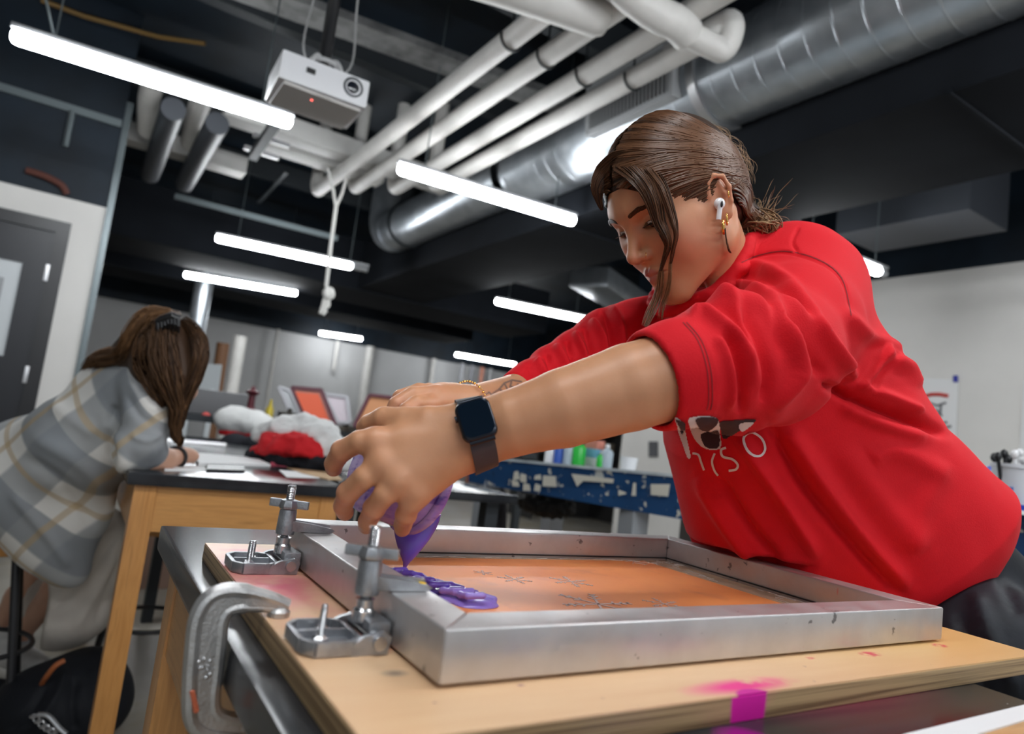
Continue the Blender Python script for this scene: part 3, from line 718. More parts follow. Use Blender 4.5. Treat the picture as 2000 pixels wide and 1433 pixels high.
# pale snowflakes burnt into the emulsion
M['flake'] = mat('open_mesh', (0.62, 0.45, 0.40), 0.5)
def flake(cx, cy, r, rot=0.0, branch=True):
    b = MB()
    for k in range(6):
        a = rot+k*PI/3; d = Vector((math.cos(a), math.sin(a), 0)); n = Vector((-d.y, d.x, 0)); c = Vector((cx, cy, mz+0.0008))
        b.bar(c, c+d*r, r*0.07, 0.0003)
        for f in ((0.45, 0.7, 0.9) if branch else (0.6,)):
            for s in (-1, 1):
                b.bar(c+d*r*f, c+d*r*(f+0.14)+n*s*r*0.2*(1.3-f), r*0.06, 0.0003)
    b.build('snowflake_print', M['flake'], sf, smooth=False)
for f in ((0.545, 0.676, 0.026, 0.2), (0.47, 0.688, 0.020, 0.5), (0.507, 0.578, 0.044, 0.0), (0.600, 0.572, 0.024, 0.3), (0.445, 0.72, 0.012, 0.1)): flake(*f)

# ---------------------------------------------------------------- ink puddle
def puddle():
    spec = [((0.320, 0.688), 0.016, 0.014, 0.5, 'ink'), ((0.331, 0.672), 0.016, 0.015, -0.3, 'ink'), ((0.335, 0.648), 0.024, 0.015, 0.2, 'ink'), ((0.345, 0.628), 0.026, 0.013, 0.0, 'ink'), ((0.352, 0.605), 0.027, 0.015, 0.4, 'ink_light'), ((0.360, 0.585), 0.024, 0.012, 0.1, 'ink_light')]
    lo = (0.28, 0.53, 0.948); hi = (0.41, 0.73, 0.985)
    def mk(sel, dz=0):
        def f(p):
            d = np.full(len(p), 1.0, F32)
            for (c, rx, rz, a, k) in spec:
                if k != sel: continue
                e = sd_ell(p, (c[0], c[1], 0.9535), (rx, rx*0.62, rz*0.62))
                d = smin(d, e.astype(F32), 0.008)
                # coiled ridge
                for s in range(5):
                    t0 = s*0.9; t1 = t0+0.9
                    p0 = (c[0]+rx*0.8*math.cos(t0+a), c[1]+rx*0.5*math.sin(t0+a), 0.9600+0.0014*s)
                    p1 = (c[0]+rx*0.8*math.cos(t1+a), c[1]+rx*0.5*math.sin(t1+a), 0.9600+0.0014*(s+1))
                    d = smin(d, sd_cone(p, p0, p1, 0.0034, 0.0030), 0.0016)
            return np.maximum(d, mz+0.0004-p[:, 2])
        return f
    t = thing('ink_puddle', 'glossy violet ink poured in folds onto the orange mesh', 'ink', (0.34, 0.64, mz))
    sdf_obj('dark_fold', mk('ink'), lo, hi, 0.0012, M['ink'], t, 1)
    sdf_obj('light_fold', mk('ink_light'), lo, hi, 0.0012, M['ink_light'], t, 1)
puddle()

# ---------------------------------------------------------------- hinge clamps
M['cast'] = mat('cast_metal', (0.36, 0.37, 0.39), 0.34, 0.85, var=0.2, vscale=60, bump=0.25, bscale=400)
M['bolt'] = mat('bolt_steel', (0.55, 0.55, 0.56), 0.25, 0.95)
def thread(mb, p, q, r, pitch=0.0016):
    p = Vector(p); q = Vector(q); L_ = (q-p).length; prof = []; h = 0
    while h < L_-pitch:
        prof += [(r*0.86, h), (r, h+pitch*0.5)]; h += pitch
    prof += [(r*0.8, h), (r*0.7, L_)]
    mb.lathe(p, (q-p), prof, 16, True); return mb
def hinge_clamp(y, lab):
    """the jaw grips the left rail of the frame; x runs across the hinge"""
    t = thing('hinge_clamp', lab, 'clamp', (0.2, y, BZ), 0, 'hinge clamps gripping the screen frame')
    z0 = BZ+0.0003
    # base plate: rim with a recessed pan
    rim = [(0.170, y-0.028), (0.162, y-0.018), (0.162, y+0.018), (0.170, y+0.028), (0.196, y+0.028), (0.204, y+0.02), (0.204, y-0.02), (0.196, y-0.028)]
    b = MB(); pts = [Vector((a, c, z0+0.006)) for a, c in rim]
    b.prism([(a, c, z0) for a, c in rim], (0, 0, 0.004))
    for i in range(len(pts)):
        b.bar(pts[i], pts[(i+1) % len(pts)], 0.004, 0.010, bevel=0.001)
    b.bar((0.166, y+0.004, z0+0.007), (0.203, y+0.004, z0+0.007), 0.003, 0.006)
    b.build('base_plate', M['cast'], t)
    for s in (-1, 1):
        MB().prism([(0.196, y+s*0.024, z0), (0.224, y+s*0.024, z0), (0.226, y+s*0.024, z0+0.012), (0.220, y+s*0.024, z0+0.016), (0.205, y+s*0.024, z0+0.013), (0.196, y+s*0.024, z0+0.008)], (0, s*0.005, 0)).build('hinge_lug', M['cast'], t)
    MB().cyl((0.216, y-0.033, z0+0.009), (0.216, y+0.033, z0+0.009), 0.0052, 20).build('hinge_pin', M['bolt'], t)
    for dx, dy, h in ((-0.004, -0.010, 0.030), (0.004, 0.012, 0.026)):
        b = MB(); b.lathe((0.182+dx, y+dy, z0+0.004), (0, 0, 1), [(0.0062, 0), (0.0062, 0.004), (0.004, 0.006), (0.0, 0.006)], 6)
        thread(b, (0.182+dx, y+dy, z0+0.006), (0.182+dx, y+dy, z0+h), 0.0026); b.build('bolt', M['bolt'], t)
    # lower jaw body and post
    MB().box((0.2205, y, z0+0.011), (0.018, 0.036, 0.018), None, 0.003).build('lower_jaw', M['cast'], t)
    px = 0.214
    MB().lathe((px, y+0.003, z0+0.016), (0, 0, 1), [(0.0085, 0), (0.0085, 0.008), (0.0065, 0.010), (0.0065, 0.016), (0.0075, 0.0165)], 24, True).build('post_collar', M['bolt'], t)
    b = MB(); thread(b, (px, y+0.003, z0+0.03), (px, y+0.003, z0+0.088), 0.0048, 0.0018); b.build('screw_post', M['bolt'], t)
    # sleeve with the clamping arm over the rail
    b = MB(); b.lathe((px, y+0.003, z0+0.036), (0, 0, 1), [(0.0095, 0), (0.0098, 0.004), (0.0090, 0.024), (0.0085, 0.026)], 24, True)
    zt = FZ1+0.0006
    b.prism([(px, y+0.011, zt+0.012), (px, y+0.011, zt+0.001), (0.235, y+0.012, zt), (0.262, y+0.010, zt), (0.266, y+0.009, zt+0.003), (0.262, y+0.009, zt+0.005), (0.240, y+0.010, zt+0.009)], (0, -0.016, 0))
    b.bar((px, y+0.003, zt+0.010), (0.262, y+0.003, zt+0.005), 0.004, 0.006)
    b.build('clamp_arm', M['cast'], t)
    # wing nut
    wz = z0+0.067
    b = MB(); b.lathe((px, y+0.003, wz-0.004), (0, 0, 1), [(0.010, 0), (0.011, 0.003), (0.009, 0.009), (0.0055, 0.010)], 8, True)
    ang = math.radians(-32); d = Vector((math.cos(ang), math.sin(ang), 0))
    c = Vector((px, y+0.003, wz+0.001))
    for s in (-1, 1):
        b.bar(c+d*s*0.006, c+d*s*0.021, 0.006, 0.0085, bevel=0.0012)
    b.build('wing_nut', M['cast'], t)
    return t
hinge_clamp(0.757, 'far hinge clamp on the left rail of the frame, nearer the second table')
hinge_clamp(0.510, 'near hinge clamp with yellow tipped arm, beside the big C clamp')
MB().ball((0.258, 0.508, FZ1+0.0062), 0.0030, 2, (1.3, 1, 0.35)).build('ink_dab', mat('yellow_ink', (0.8, 0.5, 0.02), 0.4), label='yellow ink dab on the near clamp arm', cat='ink')

# ---------------------------------------------------------------- C clamp on the table edge
def c_clamp():
    t = thing('c_clamp', 'large cast aluminium C clamp gripping the left table edge', 'clamp', (0.11, 0.58, 0.9))
    YC = 0.585
    o_ = [(562, 1180), (520, 1161), (455, 1148), (408, 1160), (380, 1198), (371, 1260), (366, 1340), (367, 1400), (384, 1428), (430, 1440), (520, 1442)]
    i_ = [(560, 1191), (505, 1188), (458, 1192), (440, 1212), (436, 1262), (430, 1320), (424, 1368), (432, 1392), (468, 1402), (500, 1402), (520, 1402)]
    outer = smooth_path([aty(x, y, YC) for x, y in o_], 5); inner = smooth_path([aty(x, y, YC) for x, y in i_], 5)
    w = Vector((0, 0.0042, 0)); rings = [[o-w, i-w, i+w, o+w] for o, i in zip(outer, inner)]
    MB().ring_loft(rings).build('clamp_body', M['cast_light'], t)
    n_ = len(outer); ins = [o+(i-o)*0.10 for o, i in zip(outer, inner)]; ini = [i+(o-i)*0.12 for o, i in zip(outer, inner)]
    MB().tube(ins, [0.0052]*8+[0.0064]*(n_-8), 10).build('outer_rib', M['cast_light'], t)
    MB().tube(ini, [0.0044]*8+[0.0054]*(n_-8), 10).build('inner_rib', M['cast_light'], t)
    pd = aty(545, 1192, YC)
    MB().lathe((pd.x, YC, BZ+0.0003), (0, 0, 1), [(0.009, 0), (0.009, 0.004), (0.006, 0.007)], 20, True).build('jaw_pad', M['cast_light'], t)
    sc = aty(512, 1400, YC); SX = sc.x
    MB().lathe((SX, YC, sc.z-0.026), (0, 0, 1), [(0.011, 0), (0.012, 0.004), (0.012, 0.026), (0.010, 0.030)], 24, True).build('screw_boss', M['cast_light'], t)
    b = MB(); thread(b, (SX, YC, sc.z-0.085), (SX, YC, 0.884), 0.0062, 0.003); b.build('clamp_screw', M['bolt'], t)
    MB().lathe((SX, YC, 0.884), (0, 0, 1), [(0.006, 0), (0.011, 0.006), (0.011, 0.0115)], 20, True).build('swivel_pad', M['bolt'], t)
    MB().cyl((SX-0.035, YC, sc.z-0.076), (SX+0.035, YC, sc.z-0.076), 0.004, 12).build('handle_bar', M['bolt'], t)
    for x, y in ((386, 1288), (396, 1283), (407, 1286), (404, 1296), (393, 1299), (403, 1303), (408, 1312), (400, 1319), (388, 1300)):
        MB().ball(aty(x, y, YC)-Vector((0, 0.0045, 0)), 0.0016, 2).build('cast_mark', M['bolt'], t)
    MB().tube(smooth_path([aty(374, 1345, YC-0.0052), aty(379, 1370, YC-0.0052), aty(384, 1392, YC-0.0052)], 5), [0.0006]+[0.0022]*9+[0.0006], 8).build('paint_smear', mat('orange_smear', (0.55, 0.13, 0.06), 0.5), t)
M['cast_light'] = mat('cast_aluminium', (0.52, 0.51, 0.50), 0.33, 0.85, var=0.12, vscale=40, bump=0.3, bscale=500)
c_clamp()


# ================================================================== STANDING WOMAN
HR = np.array([[-0.1117, -0.7521, -0.6495], [-0.9935, 0.0703, 0.0895], [0.0217, -0.6553, 0.755]])   # columns: her left, forward, up
HT = np.array([0.6817, 0.6965, 1.4607])
def hw(l, f, u): return Vector(HR @ np.array([l, f, u])+HT)
def to_head(p): return (p-HT.astype(F32))@HR.astype(F32)

def sd_head(p):
    """head in its own frame (x her left, y forward, z up), metres"""
    q = p.copy(); q[:, 0] = np.abs(q[:, 0])
    S_ = lambda c, r: np.linalg.norm(q-np.asarray(c, F32), axis=1)-r
    d = sd_ell(q, (0, -0.014, 0.050), (0.0735, 0.094, 0.083))
    d = smin(d, sd_ell(q, (0, 0.022, 0.035), (0.064, 0.064, 0.066)), 0.03)
    d = smin(d, sd_ell(q, (0, 0.030, -0.015), (0.054, 0.050, 0.062)), 0.03)
    d = smin(d, sd_cone(q, (0.047, 0.004, -0.046), (0.012, 0.066, -0.083), 0.020, 0.016), 0.035)     # jaw
    d = smin(d, sd_cone(q, (0.056, 0.000, -0.008), (0.047, 0.004, -0.046), 0.014, 0.018), 0.025)
    d = smin(d, S_((0, 0.069, -0.081), 0.0165), 0.022)                                                # chin
    d = smin(d, S_((0.033, 0.048, -0.018), 0.0285), 0.03)                                              # cheek
    d = smin(d, sd_cone(q, (0.052, 0.030, 0.004), (0.040, 0.056, 0.002), 0.012, 0.014), 0.02)         # cheekbone
    d = smin(d, sd_ell(q, (0, 0.062, -0.046), (0.026, 0.027, 0.026)), 0.022)                          # muzzle
    d = smin(d, sd_cone(q, (0.010, 0.076, 0.043), (0.040, 0.063, 0.044), 0.0095, 0.009), 0.018)       # brow ridge
    d = smax(d, -sd_ell(q, (0.0315, 0.0885, 0.0245), (0.0165, 0.0125, 0.0105)), 0.014)                # eye socket
    # nose
    n = sd_cone(q, (0, 0.077, 0.030), (0, 0.1045, -0.008), 0.0072, 0.0078)
    n = smin(n, S_((0, 0.1055, -0.0115), 0.0082), 0.006)
    n = smin(n, S_((0.0118, 0.0945, -0.0155), 0.0062), 0.008)
    n = smin(n, sd_cone(q, (0, 0.082, -0.019), (0, 0.099, -0.019), 0.005, 0.004), 0.008)
    d = smin(d, n, 0.012)
    d = smax(d, -sd_ell(q, (0.0062, 0.0975, -0.0225), (0.0034, 0.005, 0.0035)), 0.003)
    # lips
    d = smin(d, sd_cone(q, (0.003, 0.0915, -0.0400), (0.0240, 0.0785, -0.0462), 0.0056, 0.0020), 0.005)
    d = smin(d, sd_cone(q, (0.000, 0.0905, -0.0522), (0.0220, 0.0785, -0.0476), 0.0072, 0.0024), 0.005)
    d = smax(d, -sd_cone(q, (0, 0.0985, -0.0456), (0.0250, 0.0820, -0.0467), 0.0013, 0.0007), 0.0022)
    d = smax(d, -sd_cone(q, (0, 0.0945, -0.028), (0, 0.0945, -0.036), 0.0020, 0.0016), 0.005)         # philtrum
    # eyelids over the ball, eyes cast down
    lid = np.linalg.norm(q-np.array((0.0310, 0.0655, 0.0235), F32), axis=1)-0.0137
    slit = sd_ell(q, (0.0315, 0.0800, 0.0190), (0.0128, 0.010, 0.0048))
    d = smin(d, lid, 0.004); d = smax(d, -slit, 0.0012)
    # ears
    e0 = q-np.array((0.0735, -0.004, 0.004), F32)
    ca, sa = math.cos(0.38), math.sin(0.38)                        # the ear flares out
    e = np.stack([e0[:, 0]*ca+e0[:, 1]*sa, -e0[:, 0]*sa+e0[:, 1]*ca, e0[:, 2]], 1)
    helix = [(0.004, 0.010, 0.010), (0.006, 0.004, 0.026), (0.007, -0.007, 0.031), (0.008, -0.017, 0.024), (0.008, -0.019, 0.008), (0.006, -0.014, -0.010), (0.004, -0.006, -0.022)]
    ear = sd_ell(e, (0.001, -0.005, 0.005), (0.0032, 0.0155, 0.026))
    for a, b in zip(helix[:-1], helix[1:]): ear = smin(ear, sd_cone(e, a, b, 0.0030, 0.0030), 0.003)
    for a, b in zip([(0.004, -0.010, 0.018), (0.005, -0.011, 0.004), (0.004, -0.006, -0.010)], [(0.005, -0.011, 0.004), (0.004, -0.006, -0.010), (0.004, 0.002, -0.012)]): ear = smin(ear, sd_cone(e, a, b, 0.0024, 0.0024), 0.003)
    ear = smin(ear, sd_ell(e, (0.003, -0.003, -0.0225), (0.0040, 0.0075, 0.0085)), 0.006)            # lobe
    ear = smin(ear, sd_ell(e, (0.003, 0.008, -0.006), (0.003, 0.003, 0.006)), 0.004)                 # tragus
    ear = smax(ear, -sd_ell(e, (0.006, -0.002, -0.002), (0.005, 0.0065, 0.0085)), 0.003)
    d = smin(d, ear, 0.006)
    return d
def chain(p, pts, k=0.006, d=None):
    """pts: (vector, radius) list -> smooth tapered limb"""
    for (a, ra), (b, rb) in zip(pts[:-1], pts[1:]):
        c = sd_cone(p, a, b, ra, rb)
        d = c if d is None else smin(d, c, k)
    return d
NECK0 = hw(0, -0.028, -0.045); NECK1 = P(1432, 580, 1.07)
def skin_head(p):
    d = sd_head(to_head(p))
    nk = sd_cone(p, NECK0, NECK1, 0.050, 0.045)
    d = smin(d, nk, 0.03)
    # sternomastoid cord behind the ear
    d = smin(d, sd_cone(p, hw(0.052, -0.030, -0.02), P(1400, 565, 0.99), 0.013, 0.013), 0.02)
    return d
# left arm and hand (the near one, with the watch)
A_sh = P(1590, 590, 0.95); A_el = P(1415, 708, 0.738); A_wr = P(940, 846, 0.695)
dirf = (A_wr-A_el).normalized(); CAMF = Vector((RW[0, 2], RW[1, 2], RW[2, 2])); upi = Vector((-RW[0, 1], -RW[1, 1], -RW[2, 1]))
def frame3(x, hint):
    x = x.normalized(); y = (hint-x*x.dot(hint)).normalized(); z = x.cross(y)
    return np.array([list(x), list(y), list(z)]).T
RF = frame3(dirf, upi)
LH = dict(
    idx=[(P(735, 862, .668), .0118), (P(702, 862, .664), .0110), (P(668, 880, .672), .0104), (P(652, 905, .686), .0093), (P(652, 914, .694), .0086)],
    mid=[(P(748, 905, .660), .0122), (P(712, 932, .652), .0112), (P(680, 962, .662), .0104), (P(670, 988, .680), .0094), (P(674, 1000, .688), .0086)],
    rng=[(P(778, 937, .656), .0120), (P(752, 965, .650), .0110), (P(731, 992, .660), .0102), (P(718, 1018, .676), .0093), (P(716, 1026, .684), .0086)],
    pky=[(P(812, 963, .662), .0112), (P(801, 985, .659), .0102), (P(793, 1005, .666), .0098), (P(787, 1024, .680), .0090), (P(786, 1032, .688), .0082)],
    thb=[(P(885, 828, .685), .017), (P(835, 822, .685), .0150), (P(790, 820, .690), .0132), (P(750, 818, .697), .0125), (P(722, 828, .706), .0103), (P(712, 834, .710), .0088)])
PALM = [(P(735, 862, .668), .0125), (P(748, 905, .660), .0128), (P(778, 937, .656), .0125), (P(812, 963, .662), .0120)]
def skin_left(p):
    d = chain(p, [(A_sh, .045), (A_el, .043), (P(1330, 728, .716), .0455), (P(1230, 756, .705), .0448), (P(1100, 797, .695), .0398), (P(1000, 826, .692), .0335), (A_wr, .0272)], 0.003)
    # flattened wrist
    d = smin(d, sd_ell(p, P(935, 847, .694), (.034, .029, .021), RF), 0.02)
    w0 = P(905, 855, .690)
    body = None
    for (a, r) in PALM:
        c = sd_cone(p, w0, a, 0.0185, r)
        body = c if body is None else smin(body, c, 0.022)
    body = smin(body, sd_cone(p, P(905, 845, .688), P(800, 862, .680), .020, .016), 0.02)
    body = smin(body, sd_cone(p, P(900, 872, .690), P(830, 935, .678), .019, .015), 0.02)
    d = smin(d, body, 0.018)
    for a, b in zip(PALM[:-1], PALM[1:]): d = smin(d, sd_cone(p, a[0], b[0], .0115, .0115), 0.010)
    for a, r in PALM: d = smin(d, np.linalg.norm(p-np.asarray(a+(-CAMF)*0.0026, F32), axis=1)-0.0100, 0.008)
    fg = None
    for k in ('idx', 'mid', 'rng', 'pky'):
        c = chain(p, LH[k], 0.0015)
        # knuckle swelling
        c = smin(c, np.linalg.norm(p-np.asarray(LH[k][2][0], F32), axis=1)-LH[k][2][1]*1.02, 0.003)
        fg = c if fg is None else smin(fg, c, 0.0022)
    d = smin(d, fg, 0.006)
    d = smin(d, chain(p, LH['thb'], 0.002), 0.010)
    # tendons on the back of the hand
    for a, r in PALM[:3]: d = smin(d, sd_cone(p, P(890, 850, .676), a+(-CAMF)*0.008, .002, .0028), 0.010)
    return d
# right arm and hand (far)
B_sh = P(1290, 640, 1.15); B_el = P(1130, 725, 1.07); B_wr = P(925, 790, .865)
RHs = dict(
    idx=[(P(838, 792, .790), .0118), (P(812, 790, .772), .0105), (P(795, 802, .760), .0098), (P(778, 830, .757), .0090)],
    mid=[(P(850, 772, .810), .0120), (P(806, 772, .792), .0105), (P(775, 790, .780), .0098), (P(758, 826, .775), .0088)],
    rng=[(P(862, 768, .832), .0115), (P(818, 764, .815), .0100), (P(782, 776, .802), .0094), (P(760, 820, .795), .0085)],
    pky=[(P(880, 772, .850), .0105), (P(838, 762, .838), .0092), (P(800, 768, .828), .0086), (P(776, 800, .818), .008)],
    thb=[(P(905, 815, .832), .015), (P(880, 850, .800), .0125), (P(860, 885, .785), .0110), (P(850, 905, .778), .0095)])
def skin_right(p):
    d = chain(p, [(B_sh, .040), (P(1130, 700, 1.08), .028), (P(1080, 724, 1.04), .0215), (P(1035, 746, .99), .0205), (P(1000, 763, .95), .0220), (B_wr, .0250)], 0.003)
    for k in ('idx', 'mid', 'rng', 'pky'):
        d = smin(d, sd_cone(p, P(905, 795, .850), RHs[k][0][0], .0175, RHs[k][0][1]), 0.018)
    for k in ('idx', 'mid', 'rng', 'pky'): d = smin(d, chain(p, RHs[k], 0.0015), 0.003)
    return smin(d, chain(p, RHs['thb'], 0.006), 0.012)
def skin_body(p):
    d = sd_cone(p, NECK1, P(1560, 830, 1.12), 0.06, 0.08)
    d = smin(d, sd_cone(p, P(1585, 575, 1.02), B_sh, 0.05, 0.05), 0.08)
    d = smin(d, sd_cone(p, P(1560, 830, 1.12), HIP, 0.08, 0.07), 0.06)
    for hp, kn, ft in LEGS: d = smin(d, chain(p, [(hp, .06), (kn, .045), (ft, .035)], 0.03), 0.03)
    return d
HIP = Vector((1.155, 0.56, 0.94))
LEGS = [(Vector((1.145, 0.46, 0.88)), Vector((1.15, 0.44, 0.50)), Vector((1.22, 0.43, 0.10))), (Vector((1.195, 0.66, 0.88)), Vector((1.24, 0.68, 0.50)), Vector((1.36, 0.70, 0.10)))]

def skin_mat():
    m, N, L, B = new_mat('skin_tan'); tc = N.new('ShaderNodeTexCoord'); V = tc.outputs['Object']
    base = mix(N, L, blobs(N, L, V, 18, 0.3, 0.7, 1), (0.60, 0.295, 0.155), (0.54, 0.25, 0.125))
    for an, c, k in (('blush', (0.58, 0.20, 0.12), 0.75), ('lip', (0.42, 0.12, 0.10), 0.85), ('knuckle', (0.60, 0.22, 0.13), 0.5), ('dark', (0.09, 0.045, 0.03), 0.9), ('tattoo', (0.06, 0.06, 0.07), 0.75)):
        at = N.new('ShaderNodeAttribute'); at.attribute_name = an; base = mix(N, L, mul(N, L, at.outputs['Fac'], k), base, c)
    L.new(base, B.inputs['Base Color']); B.inputs['Roughness'].default_value = 0.46
    B.inputs['Subsurface Weight'].default_value = 0.12; B.inputs['Subsurface Radius'].default_value = (0.010, 0.004, 0.002); B.inputs['Subsurface Scale'].default_value = 0.5
    n2 = N.new('ShaderNodeTexNoise'); n2.inputs['Scale'].default_value = 420; n2.inputs['Detail'].default_value = 3; L.new(V, n2.inputs[0])
    bp = N.new('ShaderNodeBump'); bp.inputs['Strength'].default_value = 0.12; bp.inputs['Distance'].default_value = 0.0006; L.new(n2.outputs[0], bp.inputs['Height']); L.new(bp.outputs[0], B.inputs['Normal'])
    return m
M['skin'] = skin_mat()
def attr_lip(v):
    q = to_head(v.astype(F32)); q[:, 0] = np.abs(q[:, 0])
    d = np.minimum(sd_cone(q, (0.003, 0.0920, -0.0408), (0.0230, 0.0790, -0.0462), 0.0057, 0.0024), sd_cone(q, (0, 0.0910, -0.0512), (0.0210, 0.0790, -0.0474), 0.0068, 0.0026))
    return np.clip(1-d/0.0012, 0, 1)*(q[:, 1] > 0.06)
def attr_blush(v):
    q = to_head(v.astype(F32)); q[:, 0] = np.abs(q[:, 0])
    g = lambda c, r: np.exp(-(np.linalg.norm(q-np.asarray(c, F32), axis=1)/r)**2)
    return np.clip(0.9*g((0.045, 0.055, -0.018), 0.028)+0.7*g((0, 0.108, -0.012), 0.014)+0.5*g((0.075, -0.01, 0.01), 0.03)+0.3*g((0.05, 0.02, -0.05), 0.03), 0, 1)
def attr_dark(v):
    q = to_head(v.astype(F32)); q[:, 0] = np.abs(q[:, 0])
    lash = np.clip(1-np.abs(sd_ell(q, (0.0315, 0.0800, 0.0193), (0.0131, 0.0105, 0.0052)))/0.0009, 0, 1)*(q[:, 2] > 0.0175)
    return np.clip(lash*(q[:, 1] > 0.07), 0, 1)
def attr_knuckle(v):
    o = np.zeros(len(v))
    for H_ in (LH, RHs):
        for k in ('idx', 'mid', 'rng', 'pky'):
            for c in (H_[k][0][0], H_[k][2][0], H_[k][-1][0]): o += np.exp(-(np.linalg.norm(v-np.array(c), axis=1)/0.013)**2)
    return np.clip(o, 0, 1)
def attr_tattoo(v):
    x, y, d = projv(v); o = np.zeros(len(v)); w_ = 1.6
    for pl in ([(975, 760), (985, 748), (1000, 742), (1018, 745)], [(985, 748), (992, 762), (1005, 768)], [(960, 770), (975, 760), (990, 768)], [(1000, 742), (996, 755), (1010, 756)], [(940, 776), (955, 766), (962, 772)], [(1012, 750), (1004, 762)]):
        for a, b in zip(pl[:-1], pl[1:]):
            a = np.array(a, float); b = np.array(b, float); ab = b-a; pt = np.stack([x, y], 1)-a
            t = np.clip(pt@ab/(ab@ab), 0, 1); o = np.maximum(o, np.clip(1.6-np.linalg.norm(pt-t[:, None]*ab, axis=1)/w_, 0, 1))
    return o*(d > 0.84)
wm = thing('person', 'woman in a red sweatshirt leaning over the screen frame and pouring violet ink', 'person', (1.2, 0.56, 0))
parts = []
for f, lo, hi, h in ((skin_head, (0.52, 0.56, 1.25), (0.93, 0.84, 1.64), 0.0016), (skin_left, (0.17, 0.40, 1.0), (0.62, 0.80, 1.32), 0.0013), (skin_right, (0.25, 0.62, 1.02), (0.72, 0.98, 1.34), 0.0018), (skin_body, (0.6, 0.3, 0.0), (1.55, 1.05, 1.55), 0.012)):
    v_, q_ = polygonise(f, lo, hi, h); v_ = relax(v_, q_, 1); parts.append((v_, q_))
off = 0; vs, qs = [], []
for v_, q_ in parts: vs.append(v_); qs.append(q_+off); off += len(v_)
V_ = np.concatenate(vs); Q_ = np.concatenate(qs)
me = np_mesh('body', V_, Q_)
for an, fn in dict(lip=attr_lip, blush=attr_blush, dark=attr_dark, knuckle=attr_knuckle, tattoo=attr_tattoo).items():
    at = me.attributes.new(an, 'FLOAT', 'POINT'); at.data.foreach_set('value', np.asarray(fn(V_), dtype=F32))
body = link('body', me, M['skin'], wm, True, True)
BV_skin = BVHTree.FromPolygons([tuple(x) for x in parts[0][0]], [tuple(int(k) for k in x) for x in parts[0][1]])
# eyes
M['eye_white'] = mat('eye_white', (0.62, 0.58, 0.55), 0.12)
M['iris'] = mat('iris_brown', (0.035, 0.015, 0.008), 0.08)
for s in (-1, 1):
    c = hw(s*0.0310, 0.0655, 0.0235)
    e = MB().ball(c, 0.0127, 4).build('eyeball', M['eye_white'], wm, angle=180)
    gz = (hw(s*0.0310, 0.0655+0.86, 0.0235-0.50)-c).normalized()
    MB().ball(c+gz*0.0080, 0.0062, 3, (1, 1, 1)).build('iris', M['iris'], e, angle=180)

# ---------------------------------------------------------------- sweatshirt
def station(cx_, cy_, dep_, half_px, wy, perp=(0.877, -0.48)):
    c = P(cx_, cy_, dep_); n = P(cx_+perp[0]*half_px, cy_+perp[1]*half_px, dep_)-c
    return c, n.length, wy
STN = [station(1708, 1118, 1.15, 262, .165), station(1676, 1066, 1.14, 288, .18), station(1580, 936, 1.10, 258, .17), station(1508, 772, 1.06, 228, .165), station(1458, 622, 1.06, 185, .16), station(1440, 556, 1.07, 140, .14)]
_NP = (P(1530+87.7, 745-48, 1.05)-P(1530, 745, 1.05)).normalized()
def sd_torso(p):
    best = None
    cs = [np.array(s[0]) for s in STN]; ax = cs[-1]-cs[0]; ax /= np.linalg.norm(ax)
    n = np.array(_NP); n = n-ax*(n@ax); n /= np.linalg.norm(n); w_ = np.cross(ax, n)
    s = (p-cs[0])@ax.astype(F32); ss = np.array([(c-cs[0])@ax for c in cs])
    cen = np.stack([np.interp(s, ss, [c[i] for c in cs]) for i in range(3)], 1)
    a = np.interp(s, ss, [x[1] for x in STN]); b = np.interp(s, ss, [x[2] for x in STN])
    q = p-cen; qn = q@n; qw = q@w_
    k = (np.abs(qn/a)**2.3+np.abs(qw/b)**2.3)**(1/2.3)
    d = (k-1)*np.minimum(a, b)
    d = smax(d, ss[0]-s-0.045, 0.10); d = smax(d, s-ss[-1]-0.015, 0.12)
    return d.astype(F32)
SLV = [(P(1580, 558, 1.02), .075), (P(1552, 640, .925), .079), (P(1500, 695, .835), .077), (P(1430, 715, .770), .069), (P(1390, 716, .742), .063)]
CUF = [(P(1390, 716, .740), .0600), (P(1330, 728, .717), .0560), (P(1240, 753, .707), .0525)]
FSL = [(P(1330, 665, 1.17), .085), (P(1250, 672, 1.155), .074), (P(1190, 677, 1.12), .060), (P(1130, 697, 1.08), .043), (P(1080, 722, 1.04), .033), (P(1035, 744, .99), .027), (P(1008, 757, .965), .0245)]
_cn = np.array((dirf-CAMF*0.20+upi*0.03).normalized()); _cp = np.array(P(1262, 746, .714))
def sd_near_sleeve(p):
    d = chain(p, SLV, 0.03); d = smin(d, chain(p, CUF, 0.01), 0.012)
    d = smax(d, ((p-_cp)@_cn).astype(F32), 0.003)
    arm = chain(p, [(A_el, .0455), (P(1330, 728, .716), .0480), (P(1230, 756, .705), .0473), (P(1150, 781, .70), .044)], 0.003)
    return smax(d, -arm, 0.002)
_fp = np.array(P(1000, 760, .958)); _fn = np.array((B_wr-B_el).normalized())
def sd_far_sleeve(p):
    d = chain(p, FSL, 0.02)
    return smax(d, ((p-_fp)@_fn).astype(F32), 0.003)
COLL = smooth_path([P(1502, 452, 1.06), P(1466, 466, 1.01), P(1452, 500, .985), P(1426, 542, .972), P(1390, 578, .968), P(1345, 594, .985), P(1300, 606, 1.02), P(1275, 590, 1.08), P(1300, 545, 1.16), P(1400, 470, 1.18), P(1475, 448, 1.13)], 3, True)
